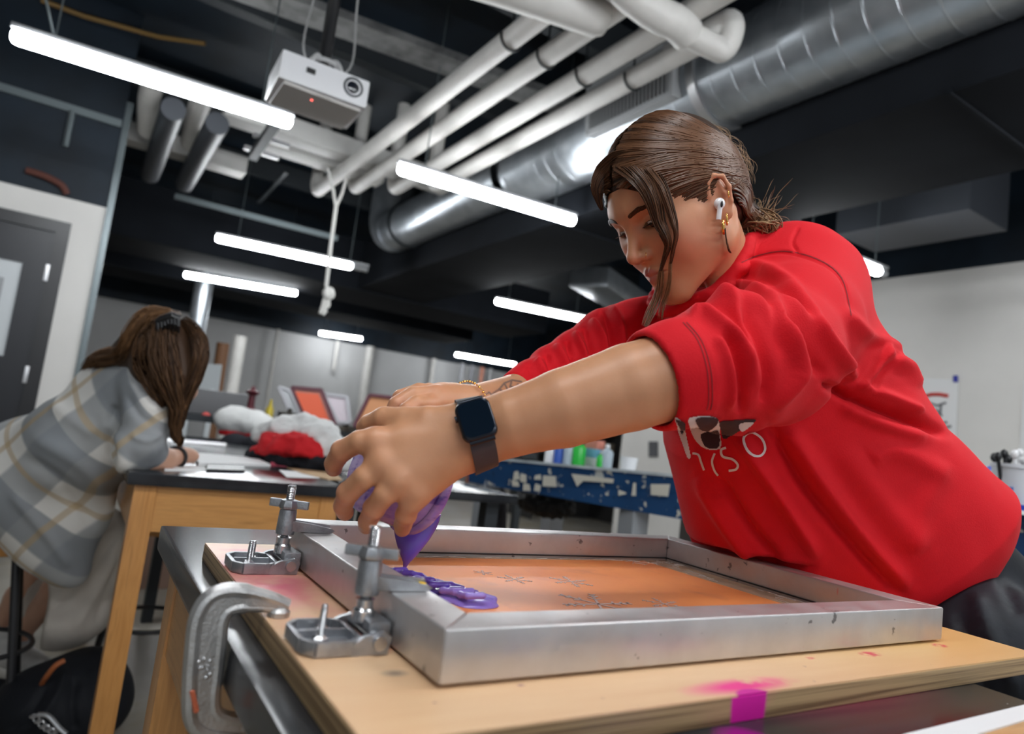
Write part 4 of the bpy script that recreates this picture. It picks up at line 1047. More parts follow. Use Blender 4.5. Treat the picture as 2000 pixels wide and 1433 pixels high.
def sd_shirt(p):
    d = sd_torso(p)
    d = smin(d, sd_cone(p, P(1560, 525, 1.05), P(1500, 560, 1.08), .066, .075), 0.06)
    d = smin(d, sd_cone(p, P(1500, 560, 1.08), P(1330, 665, 1.17), .078, .075), 0.06)
    d = smin(d, sd_cone(p, P(1470, 560, 1.06), P(1400, 640, 1.05), .055, .07), 0.05)
    d = smin(d, sd_near_sleeve(p), 0.035)
    d = smin(d, sd_far_sleeve(p), 0.03)
    # open neckline
    nk = sd_cone(p, NECK0, P(1420, 562, 1.06), 0.051, 0.046)
    d = smax(d, -nk, 0.008)
    for a, b in zip(COLL, COLL[1:]+COLL[:1]): d = smin(d, sd_cone(p, a, b, 0.0085, 0.0085), 0.008)
    # the cloth drapes clear of the frame and board
    d = smax(d, -sd_box(p, (0.56, 0.63, 0.90), (0.335, 0.232, 0.098)), 0.006)
    d = smax(d, -sd_box(p, (0.57, 0.62, 0.85), (0.420, 0.274, 0.104)), 0.006)
    return d
RIDGE = [
 ([(1345, 618), (1372, 606), (1402, 626), (1452, 672), (1477, 755)], 12, .007),
 ([(1372, 588), (1419, 584), (1481, 597), (1515, 634), (1557, 722), (1512, 800)], 14, .010),
 ([(1396, 655), (1414, 689), (1428, 747), (1424, 800)], 9, .006),
 ([(1414, 640), (1440, 700), (1452, 760), (1448, 812)], 8, -.006),
 ([(1440, 600), (1480, 650), (1502, 730), (1490, 790)], 10, -.007),
 ([(1344, 590), (1390, 579), (1431, 593), (1456, 634)], 9, .005),
 ([(1350, 602), (1400, 597), (1440, 622), (1462, 680)], 7, -.005),
 ([(1390, 572), (1449, 556), (1484, 565), (1515, 606), (1550, 690)], 10, .006),
 ([(1420, 575), (1470, 577), (1500, 610), (1530, 690)], 8, -.005),
 ([(1431, 533), (1484, 520), (1536, 548), (1575, 592), (1610, 650)], 12, .006),
 ([(1450, 545), (1500, 545), (1545, 580), (1590, 650)], 9, -.005),
 ([(1500, 572), (1586, 636), (1640, 700), (1669, 742)], 14, .010),
 ([(1520, 620), (1570, 670), (1610, 740)], 12, -.007),
 ([(1640, 600), (1690, 650), (1723, 667), (1774, 688)], 14, .007),
 ([(1728, 674), (1712, 717), (1673, 760)], 7, .006),
 ([(1745, 690), (1730, 725), (1700, 765)], 8, -.005),
 ([(1716, 690), (1770, 716), (1806, 750)], 13, .010),
 ([(1610, 752), (1660, 775), (1720, 800), (1790, 822), (1850, 850)], 10, -.016),
 ([(1670, 752), (1740, 775), (1803, 805)], 10, .007),
 ([(1640, 790), (1720, 826), (1810, 856)], 14, .006),
 ([(1505, 835), (1572, 948), (1680, 1077), (1760, 1160)], 13, -.011),
 ([(1540, 840), (1610, 950), (1700, 1070), (1775, 1150)], 20, .012),
 ([(1640, 870), (1720, 980), (1800, 1080)], 30, .006),
 ([(1440, 850), (1520, 960), (1600, 1090)], 16, .010),
 ([(1400, 930), (1460, 1024), (1523, 1099)], 12, -.009),
 ([(1360, 930), (1420, 1030), (1470, 1100)], 14, .007),
 ([(1850, 900), (1800, 1000), (1780, 1080)], 26, .004),
 ([(1700, 900), (1750, 880), (1850, 930)], 22, .005),
 # cuff seam and raglan seam
 ([(1330, 632), (1362, 664), (1384, 718), (1388, 777), (1380, 822)], 4, -.0035),
 ([(1342, 628), (1374, 662), (1396, 716), (1400, 778), (1392, 820)], 4, .002),
 ([(1445, 515), (1484, 498), (1536, 491), (1600, 508), (1644, 544), (1662, 616)], 4, -.004),
 ([(1560, 440), (1548, 470), (1560, 492)], 4, -.003),
 # far sleeve gathers
 ([(1195, 598), (1212, 640), (1215, 690)], 9, .008), ([(1176, 600), (1190, 650), (1195, 690)], 7, -.006),
 ([(1155, 622), (1176, 660), (1180, 700)], 8, .009), ([(1140, 635), (1152, 675), (1160, 710)], 6, -.006),
 ([(1122, 645), (1138, 685), (1140, 720)], 7, .008), ([(1105, 662), (1118, 700)], 6, -.006),
 ([(1085, 672), (1102, 712), (1100, 740)], 8, .008), ([(1066, 690), (1082, 730)], 6, -.005),
 ([(1048, 700), (1066, 735)], 7, .006), ([(1032, 714), (1046, 745)], 5, -.004), ([(1018, 722), (1032, 750)], 5, .004),
]
def shirt_post(v, n):
    v0 = v.copy()
    def wgt(pl, nn, c, rad):
        s = -((v0-pl)@nn); far = np.linalg.norm(v0-np.array(c), axis=1)
        return np.where(far < rad, np.clip((s-0.030)/0.03, 0, 1), 1.0)
    wt_ = wgt(_cp, _cn, P(1290, 745, .72), 0.11)
    wt_ = wt_*np.where(np.linalg.norm(v0-_fp, axis=1) < 0.05, np.clip(-((v0-_fp)@_fn)/0.02-0.4, 0, 1), 1.0)
    v = v0+(folds(v, n, [(a, b*0.92, c*(1.4 if abs(c) > .0042 else 1)) for a, b, c in RIDGE])-v0)*wt_[:, None]
    # gentle slack everywhere
    nz = np.array([noise.noise(Vector(x)*9.0)*0.004+noise.noise(Vector(x)*22.0)*0.0012 for x in v])
    return v+n*(nz*wt_)[:, None]
def fleece():
    m, N, L, B = new_mat('red_fleece'); tc = N.new('ShaderNodeTexCoord'); V = tc.outputs['Object']
    B.inputs['Base Color'].default_value = (0.64, 0.004, 0.012, 1); B.inputs['Roughness'].default_value = 0.78
    B.inputs['Specular IOR Level'].default_value = 0.25
    B.inputs['Sheen Weight'].default_value = 0.08; B.inputs['Sheen Roughness'].default_value = 0.4; B.inputs['Sheen Tint'].default_value = (1, 0.35, 0.35, 1)
    n1 = N.new('ShaderNodeTexNoise'); n1.inputs['Scale'].default_value = 500; n1.inputs['Detail'].default_value = 3; L.new(V, n1.inputs[0])
    bp = N.new('ShaderNodeBump'); bp.inputs['Strength'].default_value = 0.35; bp.inputs['Distance'].default_value = 0.001; L.new(n1.outputs[0], bp.inputs['Height']); L.new(bp.outputs[0], B.inputs['Normal'])
    return m
M['red'] = fleece()
shirt, SV, SQ = sdf_obj('sweatshirt', sd_shirt, (0.42, 0.30, 0.80), (1.55, 1.10, 1.62), 0.0027, M['red'], wm, 1, shirt_post)
BV_shirt = BVHTree.FromPolygons([tuple(x) for x in SV], [tuple(int(k) for k in x) for x in SQ])

# ---------------------------------------------------------------- trousers
M['navy'] = mat('navy_nylon', (0.005, 0.007, 0.012), 0.6, spec=0.3, var=0.2, vscale=20, bump=0.2, bscale=60)
def sd_pants(p):
    d = sd_cone(p, P(1800, 1120, 1.15), P(1885, 1215, 1.15), .135, .140)
    d = smin(d, sd_ell(p, Vector((1.185, 0.58, 0.86)), (.150, .165, .13)), 0.06)
    for hp, kn, ft in LEGS: d = smin(d, chain(p, [(hp, .118), (kn, .085), (ft+Vector((0, 0, .02)), .075)], 0.03), 0.05)
    return smax(d, (0.09-p[:, 2]).astype(F32), 0.004)
PR = [([(1900, 1150), (1940, 1250), (1990, 1360)], 14, .008), ([(1870, 1190), (1900, 1280), (1930, 1360)], 10, -.006), ([(1950, 1110), (1990, 1200)], 12, -.006)]
sdf_obj('trousers', sd_pants, (0.88, 0.2, 0.05), (1.6, 1.0, 1.15), 0.008, M['navy'], wm, 1, lambda v, n: folds(v, n, PR))
for hp, kn, ft in LEGS:
    MB().ball((ft.x-0.06, ft.y, 0.055), 0.05, 3, (2.6, 1, 1)).build('shoe', M['rubber'], wm)

# ---------------------------------------------------------------- chest print (what shows under the sleeve)
M['print_white'] = mat('print_white', (0.72, 0.66, 0.66), 0.7)
M['print_black'] = mat('print_black', (0.03, 0.008, 0.014), 0.7)
def on_shirt(x, y, lift=0.0012):
    d = Vector(ray(x, y)).normalized(); h = BV_shirt.ray_cast(Vector(CAM), d)
    if h[0] is None: return None
    nn = h[1] if h[1].dot(d) < 0 else -h[1]
    return h[0]+nn*lift, nn
def print_stroke(name, pts, wpx, m, lift=0.0012, closed=False):
    pp = smooth_path([Vector((a, b, 0)) for a, b in pts], 6, closed)
    if closed: pp.append(pp[0].copy())
    bm = bmesh.new(); L_, R_ = [], []
    for i, q in enumerate(pp):
        t = (pp[min(i+1, len(pp)-1)]-pp[max(i-1, 0)]).normalized(); s = Vector((-t.y, t.x, 0))*wpx/2
        a, b = on_shirt(q.x+s.x, q.y+s.y, lift), on_shirt(q.x-s.x, q.y-s.y, lift)
        if a is None or b is None: continue
        L_.append(bm.verts.new(a[0])); R_.append(bm.verts.new(b[0]))
    for i in range(len(L_)-1): bm.faces.new((L_[i], L_[i+1], R_[i+1], R_[i]))
    me = bpy.data.meshes.new(name); bm.to_mesh(me); bm.free(); return link(name, me, m, shirt)
def print_area(name, poly, m, lift=0.0009, step=1.5):
    """a filled outline laid on the cloth as a fine grid"""
    poly = [(p.x, p.y) for p in smooth_path([Vector((a, b, 0)) for a, b in poly], 4, True)]
    def inside(x, y):
        c = False; j = len(poly)-1
        for i in range(len(poly)):
            xi, yi = poly[i]; xj, yj = poly[j]
            if (yi > y) != (yj > y) and x < (xj-xi)*(y-yi)/(yj-yi+1e-12)+xi: c = not c
            j = i
        return c
    xs = [p[0] for p in poly]; ys = [p[1] for p in poly]; bm = bmesh.new(); g = {}
    nx = int((max(xs)-min(xs))/step)+2; ny = int((max(ys)-min(ys))/step)+2
    def vert(i, j):
        if (i, j) not in g:
            h = on_shirt(min(xs)+i*step, min(ys)+j*step, lift); g[(i, j)] = bm.verts.new(h[0]) if h else None
        return g[(i, j)]
    for i in range(nx):
        for j in range(ny):
            if inside(min(xs)+(i+.5)*step, min(ys)+(j+.5)*step):
                q = [vert(i, j), vert(i+1, j), vert(i+1, j+1), vert(i, j+1)]
                if all(q): bm.faces.new(q)
    me = bpy.data.meshes.new(name); bm.to_mesh(me); bm.free(); return link(name, me, m, shirt)
Z3 = lambda pts: [(1000+a*.4187, 580+b*.4187) for a, b in pts]
# row of block letters with cow pattern: the bottoms of three letters
print_area('chest_print', Z3([(765, 560), (800, 590), (818, 660), (835, 740), (822, 750), (800, 690), (775, 620)]), M['print_white'])
print_area('chest_print', Z3([(768, 570), (806, 585), (800, 640), (785, 615)]), M['print_black'], 0.0016)
print_area('chest_print', Z3([(828, 560), (835, 620), (860, 670), (900, 705), (945, 712), (975, 700), (972, 640), (950, 560)]), M['print_white'])
print_area('chest_print', Z3([(860, 560), (955, 560), (945, 600), (900, 625), (868, 600)]), M['print_black'], 0.0016)
print_area('chest_print', Z3([(885, 640), (930, 625), (962, 618), (972, 660), (965, 700), (930, 706), (900, 690)]), M['print_black'], 0.0016)
print_area('chest_print', Z3([(970, 580), (1045, 572), (1130, 568), (1122, 588), (1050, 628), (992, 662), (975, 620)]), M['print_black'])
print_area('chest_print', Z3([(1060, 585), (1124, 580), (1100, 605), (1068, 622)]), M['print_white'], 0.0016)
# double rows of stitching on the cuff and around the armhole
M['thread'] = mat('red_thread', (0.22, 0.002, 0.006), 0.8)
for dx in (0, 7): print_stroke('stitching', [(1334+dx, 630), (1362+dx, 664), (1380+dx, 718), (1384+dx, 777), (1380+dx, 800)], 1.7, M['thread'], 0.0006)
for dy in (0,): print_stroke('stitching', [(1448, 513+dy), (1484, 498+dy), (1536, 491+dy), (1600, 508+dy), (1644, 544+dy), (1662, 616+dy)], 2.0, M['thread'], 0.0006)
# outlined letters under it: D I S O
print_stroke('chest_print', Z3([(845, 728), (872, 735), (885, 770), (898, 806)]), 4, M['print_white'])
print_stroke('chest_print', Z3([(948, 728), (935, 765), (945, 805), (962, 830)]), 4, M['print_white'])
print_stroke('chest_print', Z3([(1000, 702), (978, 712), (985, 742), (1030, 755), (1054, 780), (1045, 802), (1012, 808)]), 4.5, M['print_white'])
print_stroke('chest_print', Z3([(1080, 665), (1095, 640), (1125, 632), (1165, 660), (1180, 705), (1160, 738), (1125, 738), (1095, 710)]), 4.5, M['print_white'], closed=True)

# ---------------------------------------------------------------- hair
def hair_mat(name, c1, c2, rough=0.42):
    m, N, L, B = new_mat(name)
    at = N.new('ShaderNodeAttribute'); at.attribute_name = 'tone'
    r = ramp(N, [(0, c1), (1, c2)]); L.new(at.outputs['Fac'], r.inputs[0]); L.new(r.outputs[0], B.inputs['Base Color'])
    B.inputs['Roughness'].default_value = rough; B.inputs['Specular IOR Level'].default_value = 0.22
    return m
def strands(name, paths, r, m, parent, tones=None, n=3, taper=0.25):
    """paths: (S, K, 3) array -> one mesh of thin tapered strands"""
    paths = np.asarray(paths, float); S_, K, _ = paths.shape
    t = np.gradient(paths, axis=1); t /= np.linalg.norm(t, axis=2, keepdims=True)+1e-9
    ref = np.array([0.31, 0.52, 0.79]); u = np.cross(t, ref); u /= np.linalg.norm(u, axis=2, keepdims=True)+1e-9; w_ = np.cross(t, u)
    prof = np.ones(K); prof[-1] = taper; prof[-2] = (1+taper)/2; prof[0] = 0.6
    rr = (np.asarray(r).reshape(-1, 1) if np.ndim(r) else np.full((S_, 1), r))*prof[None]
    a = np.arange(n)*2*PI/n
    v = paths[:, :, None]+rr[..., None, None]*(np.cos(a)[None, None, :, None]*u[:, :, None]+np.sin(a)[None, None, :, None]*w_[:, :, None])
    idx = np.arange(S_*K*n).reshape(S_, K, n); i2 = np.roll(idx, -1, axis=2)
    q = np.stack([idx[:, :-1], i2[:, :-1], i2[:, 1:], idx[:, 1:]], -1).reshape(-1, 4)
    me = np_mesh(name, v.reshape(-1, 3), q)
    tn = np.random.rand(S_) if tones is None else np.asarray(tones)
    at = me.attributes.new('tone', 'FLOAT', 'POINT'); at.data.foreach_set('value', np.repeat(tn, K*n).astype(F32))
    return link(name, me, m, parent, True, True)
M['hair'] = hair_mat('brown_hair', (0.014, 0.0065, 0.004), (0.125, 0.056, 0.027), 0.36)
M['hair_tip'] = hair_mat('pale_brown_hair', (0.13, 0.065, 0.030), (0.40, 0.24, 0.12))  # lighter brown for the lock tips, bun and stray hairs
BUN = np.array([0.0, -0.1, 0.0]); _bp = np.array(P(1478, 436, 1.035))-HT; BUN = _bp@HR
def sd_cap(q, inner=0.0):
    d = sd_ell(q, (0, -0.016, 0.053), (0.0795-inner, 0.101-inner, 0.0905-inner))
    d = smin(d, sd_ell(q, (0, -0.055, 0.005), (0.062, 0.052, 0.060)), 0.03)
    d = smin(d, sd_cone(q, (0, -0.085, 0.0), BUN, 0.030, 0.018), 0.03)
    return d
def to_cap(q, off, it=4):
    for _ in range(it):
        d = sd_cap(q.astype(F32))-off
        g = np.stack([(sd_cap((q+e).astype(F32))-sd_cap((q-e).astype(F32))) for e in np.eye(3)*0.002], 1)
        g /= np.linalg.norm(g, axis=1)[:, None]+1e-9
        q = q-g*d[:, None]
    return q
def sd_cap_world(p):
    q = to_head(p); d = sd_cap(q)
    qa = q.copy(); qa[:, 0] = np.abs(qa[:, 0])
    face = sd_ell(qa, (0, 0.100, -0.043), (0.098, 0.088, 0.110))
    d = smax(d, -face, 0.006)
    d = smax(d, -sd_ell(qa, (0.078, 0.0, -0.004), (0.03, 0.021, 0.032)), 0.004)       # around the ear
    d = smax(d, -sd_ell(qa, (0.062, 0.03, -0.052), (0.05, 0.048, 0.048)), 0.01)
    return d
hair = None
hair, hv, hq = sdf_obj('hair', sd_cap_world, (0.5, 0.55, 1.28), (0.96, 0.85, 1.64), 0.0025, M['hair'], wm, 1, None, dict(tone=lambda v: np.full(len(v), 0.15)))
K = 18; PT = []; TN = []; OFB = []
rng = np.random.RandomState(3)
for i in range(5200):
    sd = 1 if rng.rand() < 0.72 else -1
    u = rng.rand()
    if u < 0.62:      # from the part line, front to crown
        s = rng.rand()
        F0 = 0.078-0.115*s; U0 = 0.086+0.055*math.sin(min(1, s*1.15)*PI/2); L0 = 0.002+0.003*rng.rand()
    else:             # from the hairline down to the sideburn
        s = rng.rand()
        L0 = 0.006+0.066*s**0.8; F0 = 0.084-0.058*s**1.6; U0 = 0.083-0.078*s**1.4
    low = s if u >= 0.62 else 0.0
    p0 = np.array([L0, F0, U0])
    p3 = np.array([0.016*rng.rand()+0.004, -0.100+0.008*rng.randn(), 0.000+0.012*rng.randn()])
    if u < 0.62: m1 = np.array([0.070, F0*0.8+0.012, 0.088-0.012*s]); m2 = np.array([0.092, -0.055-0.02*s, 0.055+0.03*s])
    else: m1 = np.array([L0+0.022*(1-s), F0-0.028, U0+0.010-0.004*s]); m2 = np.array([0.088, -0.045, 0.046-0.026*s])
    jit = rng.randn(3)*0.0035; m1 = m1+jit; m2 = m2+jit
    t = np.linspace(0, 1, K)[:, None]
    c = (1-t)**3*p0+3*(1-t)**2*t*m1+3*(1-t)*t*t*m2+t**3*p3
    c[:, 0] *= sd
    bnd = noise.noise(Vector((s*16, u*3.0, sd*7.0)))+0.5*noise.noise(Vector((s*45, u*6.0, sd*3.0)))
    PT.append(c); TN.append(np.clip(0.42+1.1*bnd+0.16*rng.randn(), 0, 1)); OFB.append(bnd)
for i in range(1100):
    a_ = rng.rand(); sd = 1 if rng.rand() < 0.75 else -1
    p0 = np.array([0.074, -0.018-0.03*a_, 0.045-0.075*a_]); p3 = BUN+rng.randn(3)*0.004
    m1 = np.array([0.078, -0.055, 0.030-0.055*a_]); m2 = p3+np.array([0.030, 0.020, 0.012-0.02*a_])
    t = np.linspace(0, 1, K)[:, None]; c = (1-t)**3*p0+3*(1-t)**2*t*m1+3*(1-t)*t*t*m2+t**3*p3
    if sd < 0: c[:, 0] = -c[:, 0]*(1-t[:, 0])+c[:, 0]*t[:, 0]
    bnd = noise.noise(Vector((a_*14, 3.3, sd*2.0))); PT.append(c); TN.append(np.clip(0.42+1.1*bnd+0.16*rng.randn(), 0, 1)); OFB.append(bnd)
PT = np.array(PT); offs = 0.0012+0.0014*rng.rand(len(PT))+0.0030*np.clip(np.array(OFB)+0.25, 0, 1)
Qp = to_cap(PT.reshape(-1, 3), np.repeat(offs, K)).reshape(-1, K, 3)
W_ = Qp@HR.T+HT
strands('hair_strand', W_, 0.00075+0.0004*rng.rand(len(PT)), M['hair'], hair, TN)['kind'] = 'stuff'
# bun: coiled strands and flyaways
BC = HT+HR@BUN; PT = []; TN = []
for i in range(620):
    ax = rng.randn(3); ax /= np.linalg.norm(ax); e1 = np.cross(ax, rng.randn(3)); e1 /= np.linalg.norm(e1); e2 = np.cross(ax, e1)
    r = 0.008+0.019*rng.rand(); a0 = rng.rand()*6.3; a = np.linspace(a0, a0+2.6, K)[:, None]
    PT.append(BC+np.array([0.004, 0, -0.004])+(e1*np.cos(a)+e2*np.sin(a))*r*np.array([1.15, 1.15, 0.85])+rng.randn(3)*0.003); TN.append(0.2+0.8*rng.rand())
for i in range(70):
    d = rng.randn(3)*0.5+np.array([0.55, -0.1, 0.65]); d /= np.linalg.norm(d); d2 = rng.randn(3)*0.7; L_ = 0.012+0.03*rng.rand(); t = np.linspace(0, 1, K)[:, None]
    PT.append(BC+d*(0.018+L_*t)+d2*L_*0.6*t*t+0.003*np.sin(t*9+i)); TN.append(0.5+0.5*rng.rand())
PT = np.array(PT); rad = np.full(len(PT), 0.0011); rad[620:] = 0.00028
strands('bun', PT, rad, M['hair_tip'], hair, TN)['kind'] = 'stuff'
# flyaways along the back of the head
PT = []
for i in range(60):
    s = rng.rand(); q0 = np.array([0.02+0.04*rng.rand(), -0.09-0.02*rng.rand(), 0.02+0.08*s]); q0 = to_cap(q0[None], 0.0)[0]
    w0 = HT+HR@q0; d = HR@np.array([0.1*rng.randn(), -1, 0.2*rng.randn()]); L_ = 0.006+0.016*rng.rand(); t = np.linspace(0, 1, K)[:, None]
    PT.append(w0+d*L_*np.sin(t*2.6)+(HR@np.array([0, -0.1, -1]))*0.035*t+rng.randn(3)*0.001)
strands('stray_hair', np.array(PT), 0.00022, M['hair_tip'], hair)['kind'] = 'stuff'
# loose locks framing the face (follow the surface of the face, a little in front of it)
Z1 = lambda a, b: (1100+a*.349, 180+b*.349)
def surf_depth(x, y, last):
    d = Vector(ray(x, y)).normalized(); h = BV_skin.ray_cast(Vector(CAM), d)
    if h[0] is None: return last
    return min(proj(h[0])[2], last+0.02)
def lock(guide, spread, nst, lifts, tag_='lock', r=0.0005, mt='hair', d0=0.93):
    g = smooth_path([Vector((*Z1(a, b), 0)) for a, b in guide], 5); sp = np.interp(np.linspace(0, 1, len(g)), np.linspace(0, 1, len(spread)), spread)
    last = d0; base = []
    for q in g: last = surf_depth(q.x, q.y, last); base.append(last)
    base = np.array(base); base = np.convolve(np.pad(base, 3, 'edge'), np.ones(7)/7, 'valid')
    lf = np.interp(np.linspace(0, 1, len(g)), np.linspace(0, 1, len(lifts)), lifts); out = []
    for i in range(nst):
        o = rng.randn()*0.5; o = max(-1, min(1, o)); ph = rng.rand()*6; dz = rng.rand()*0.005; pts = []
        cut = len(g)-1 if rng.rand() < 0.6 else int(len(g)*(0.75+0.25*rng.rand()))-1
        for j, q in enumerate(g):
            jj = min(j, cut); q = g[jj]; t = (g[min(jj+1, len(g)-1)]-g[max(jj-1, 0)]).normalized()
            x = q.x-t.y*sp[jj]*o+0.8*math.sin(ph+jj*0.5)+(j-jj)*0.1; y = q.y+t.x*sp[jj]*o+(j-jj)*0.3
            pts.append(P(x, y, base[jj]-lf[jj]-dz*(1-abs(o)*0.6)))
        out.append([tuple(p) for p in pts])
    strands(tag_, np.array(out), r, M[mt], hair)['kind'] = 'stuff'
lock([(330, 370), (400, 430), (470, 520), (510, 620), (535, 720), (570, 800), (585, 860), (565, 930), (545, 1000)], [28, 24, 18, 12, 8, 4, 2], 300, [.004, .008, .010, .012, .012, .010], 'face_lock', 0.00062)
lock([(470, 420), (545, 520), (590, 640), (620, 740), (630, 800), (615, 880), (600, 960)], [14, 12, 9, 5, 3, 2], 90, [.003, .008, .010, .010, .008], 'face_lock', 0.0006)
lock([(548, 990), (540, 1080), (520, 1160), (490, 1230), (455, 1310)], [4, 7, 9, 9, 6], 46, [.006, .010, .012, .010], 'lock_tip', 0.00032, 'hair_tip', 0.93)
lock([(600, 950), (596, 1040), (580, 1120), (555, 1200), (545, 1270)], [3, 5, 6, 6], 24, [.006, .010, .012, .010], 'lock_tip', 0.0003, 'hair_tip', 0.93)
lock([(905, 760), (912, 830), (925, 880), (940, 900)], [1.5, 2, 1.5], 9, [.004, .006], 'lock_tip', 0.0004, 'hair', 0.97)
lock([(470, 350), (392, 368), (312, 400), (240, 462), (196, 530), (198, 600), (218, 660)], [5, 16, 26, 24, 14, 6, 2], 640, [.002, .004, .006, .004, .0, -.004], 'face_lock', 0.0007, 'hair', 0.93)
# brows and lashes: short hairs lying on the skin
def hairs_on_face(name, pts, n, ln, dirv, rad, lift=0.0006):
    out = []
    for i in range(n):
        t = rng.rand(); k = t*(len(pts)-1); a = int(min(k, len(pts)-2)); f = k-a
        q = np.array(pts[a])*(1-f)+np.array(pts[a+1])*f; wd = 0.0042*(1-abs(t-0.35)*0.85)
        q = q+np.array([0, 0, (rng.rand()-0.5)*2*wd*0.75])
        o = hw(*q); d = hw(q[0]*0.25, -0.01, q[2])-o; h = BV_skin.ray_cast(o-d.normalized()*0.03, d.normalized())
        if h[0] is None: continue
        dv = np.array(dirv(t)); dv = HR@dv; tt = np.linspace(0, 1, 5)[:, None]
        nn = -d.normalized()
        out.append(np.array(h[0])+np.array(nn)*lift+dv*ln*tt)
    strands(name, np.array(out), rad, M['hair'], hair, n=3)['kind'] = 'stuff'
for s in (-1, 1):
    hairs_on_face('eyebrow', [(s*0.013, 0.088, 0.0405), (s*0.026, 0.084, 0.0445), (s*0.040, 0.074, 0.044), (s*0.049, 0.064, 0.039)], 620, 0.0065, lambda t, s=s: (s*0.85, -0.25, 0.45-0.8*t), 0.00042)
    out = []
    for i in range(46):
        a = -1+2*i/45; c = np.array([s*0.0315+0.0118*a, 0.0655+0.0135*math.cos(a*0.95), 0.0195+0.0014*(1-a*a)])
        tt = np.linspace(0, 1, 5)[:, None]; dv = np.array([0.35*a, 0.9, -0.35]); out.append(HT+(c+dv*0.0095*tt+np.array([0, 0, 0.35])*0.0095*tt**2)@HR.T)
    strands('eyelash', np.array(out), 0.00038, M['hair'], hair)['kind'] = 'stuff'

# ================================================================== TUB, INK STREAM, JEWELLERY
def tub_mat():
    m, N, L, B = new_mat('ink_smeared_plastic'); tc = N.new('ShaderNodeTexCoord'); V = tc.outputs['Object']
    mp = N.new('ShaderNodeMapping'); mp.inputs['Scale'].default_value = (1, 1, 2.2); L.new(V, mp.inputs[0])
    a = mix(N, L, blobs(N, L, mp.outputs[0], 16, 0.36, 0.62, 1), (0.30, 0.17, 0.60), (0.52, 0.36, 0.66))
    a = mix(N, L, blobs(N, L, mp.outputs[0], 24, 0.55, 0.66, 5), a, (0.12, 0.06, 0.38))
    a = mix(N, L, mul(N, L, blobs(N, L, mp.outputs[0], 30, 0.58, 0.7, 9), 0.7), a, (0.60, 0.38, 0.56))
    L.new(a, B.inputs['Base Color']); B.inputs['Roughness'].default_value = 0.25; B.inputs['Coat Weight'].default_value = 0.4
    return m
M['tub'] = tub_mat()
TB = P(742, 918, .738); TR = P(822, 950, .772); ta = (TR-TB).normalized()
tb = thing('plastic_tub', 'round violet smeared plastic tub tipped between both hands', 'tub', tuple(TB))
Lr = (TR-TB).length
MB().lathe(TB, ta, [(0.0, -0.014), (0.040, -0.014), (0.046, -0.011), (0.048, -0.004), (0.0500, Lr*0.5), (0.0520, Lr), (0.0500, Lr+0.001), (0.0482, Lr-0.004), (0.0470, Lr*0.5), (0.0450, -0.006), (0.0, -0.009)], 56).build('tub_wall', M['tub'], tb, angle=50)
MB().lathe(TB, ta, [(0.0522, Lr-0.010), (0.0550, Lr-0.008), (0.0552, Lr+0.000), (0.0530, Lr+0.003), (0.0500, Lr+0.002)], 56).build('rim', M['tub'], tb, angle=60)
MB().lathe(TB, ta, [(0.0, 0.006), (0.046, 0.006), (0.0475, Lr*0.6)], 40).build('ink_fill', M['ink'], tb, angle=60)
st = MB(); rings = []
for xl, xr, y, d, th in ((769, 862, 1004, .800, .016), (768, 858, 1018, .796, .015), (769, 851, 1034, .790, .013), (772, 840, 1052, .784, .011), (777, 826, 1070, .779, .009), (783, 813, 1086, .776, .007), (787, 802, 1097, .775, .0042), (787, 794, 1107, .775, .0022), (785, 789, 1116, .776, .0014), (786, 789, 1126, .778, .0012), (797, 803, 1136, .781, .002)):
    c = P((xl+xr)/2, y, d); sx = P(xr, y, d)-c; n_ = 18; dz = CAMF*th
    rings.append([c+sx*math.cos(2*PI*k/n_)+dz*math.sin(2*PI*k/n_) for k in range(n_)])
st.ring_loft(rings).build('ink_stream', M['ink'], label='violet ink stream running from the tub down to the mesh', cat='ink', angle=80)
BV_arm = BVHTree.FromPolygons([tuple(x) for x in parts[1][0]], [tuple(int(k) for k in x) for x in parts[1][1]])
# ---- wristwatch on the near wrist
axc = A_wr-(A_el-A_wr)*0.018
wn = (upi*0.40-CAMF*0.90); wn = (wn-dirf*wn.dot(dirf)).normalized(); wt = wn.cross(dirf).normalized()
if wt.dot(upi) > 0: wt = -wt
# dirf: to the hand, wn: out of the screen, wt: down around the wrist
hit = BV_arm.ray_cast(axc+wn*0.08, -wn)[0]
wc = hit+wn*0.0065
wat = thing('wristwatch', 'black square smartwatch with dark grey band on the near wrist', 'watch', tuple(wc))
RWt = Matrix((dirf, wt, wn)).transposed()
M['watch_case'] = mat('watch_case_dark', (0.03, 0.033, 0.042), 0.25, 0.8)
def sd_case(p):
    q = (p-np.array(wc, F32))@np.array(RWt, F32); a = np.abs(q)-np.array((0.0174-0.0085, 0.0204-0.0085, 0), F32)
    r2 = np.linalg.norm(np.maximum(a[:, :2], 0), axis=1)+np.minimum(a[:, :2].max(1), 0)-0.0085
    w2 = np.stack([r2+0.004, np.abs(q[:, 2])-0.0055+0.004], 1)
    return np.minimum(w2.max(1), 0)+np.linalg.norm(np.maximum(w2, 0), axis=1)-0.004
cs_ = np.array(wc); sdf_obj('case', sd_case, cs_-0.03, cs_+0.03, 0.0007, M['watch_case'], wat, 1)
scr = MB(); pts = []
for sx_, sy_ in ((1, 1), (-1, 1), (-1, -1), (1, -1)):
    a0 = {(1, 1): 0, (-1, 1): PI/2, (-1, -1): PI, (1, -1): 1.5*PI}[(sx_, sy_)]
    for k in range(7):
        a = a0+k*PI/12; pts.append(wc+dirf*(sx_*0.0077+0.0070*math.cos(a))+wt*(sy_*0.0107+0.0070*math.sin(a))+wn*0.0051)
scr.prism(pts, wn*0.0012).build('screen', mat('watch_glass', (0.003, 0.008, 0.016), 0.06, coat=1.0), wat)
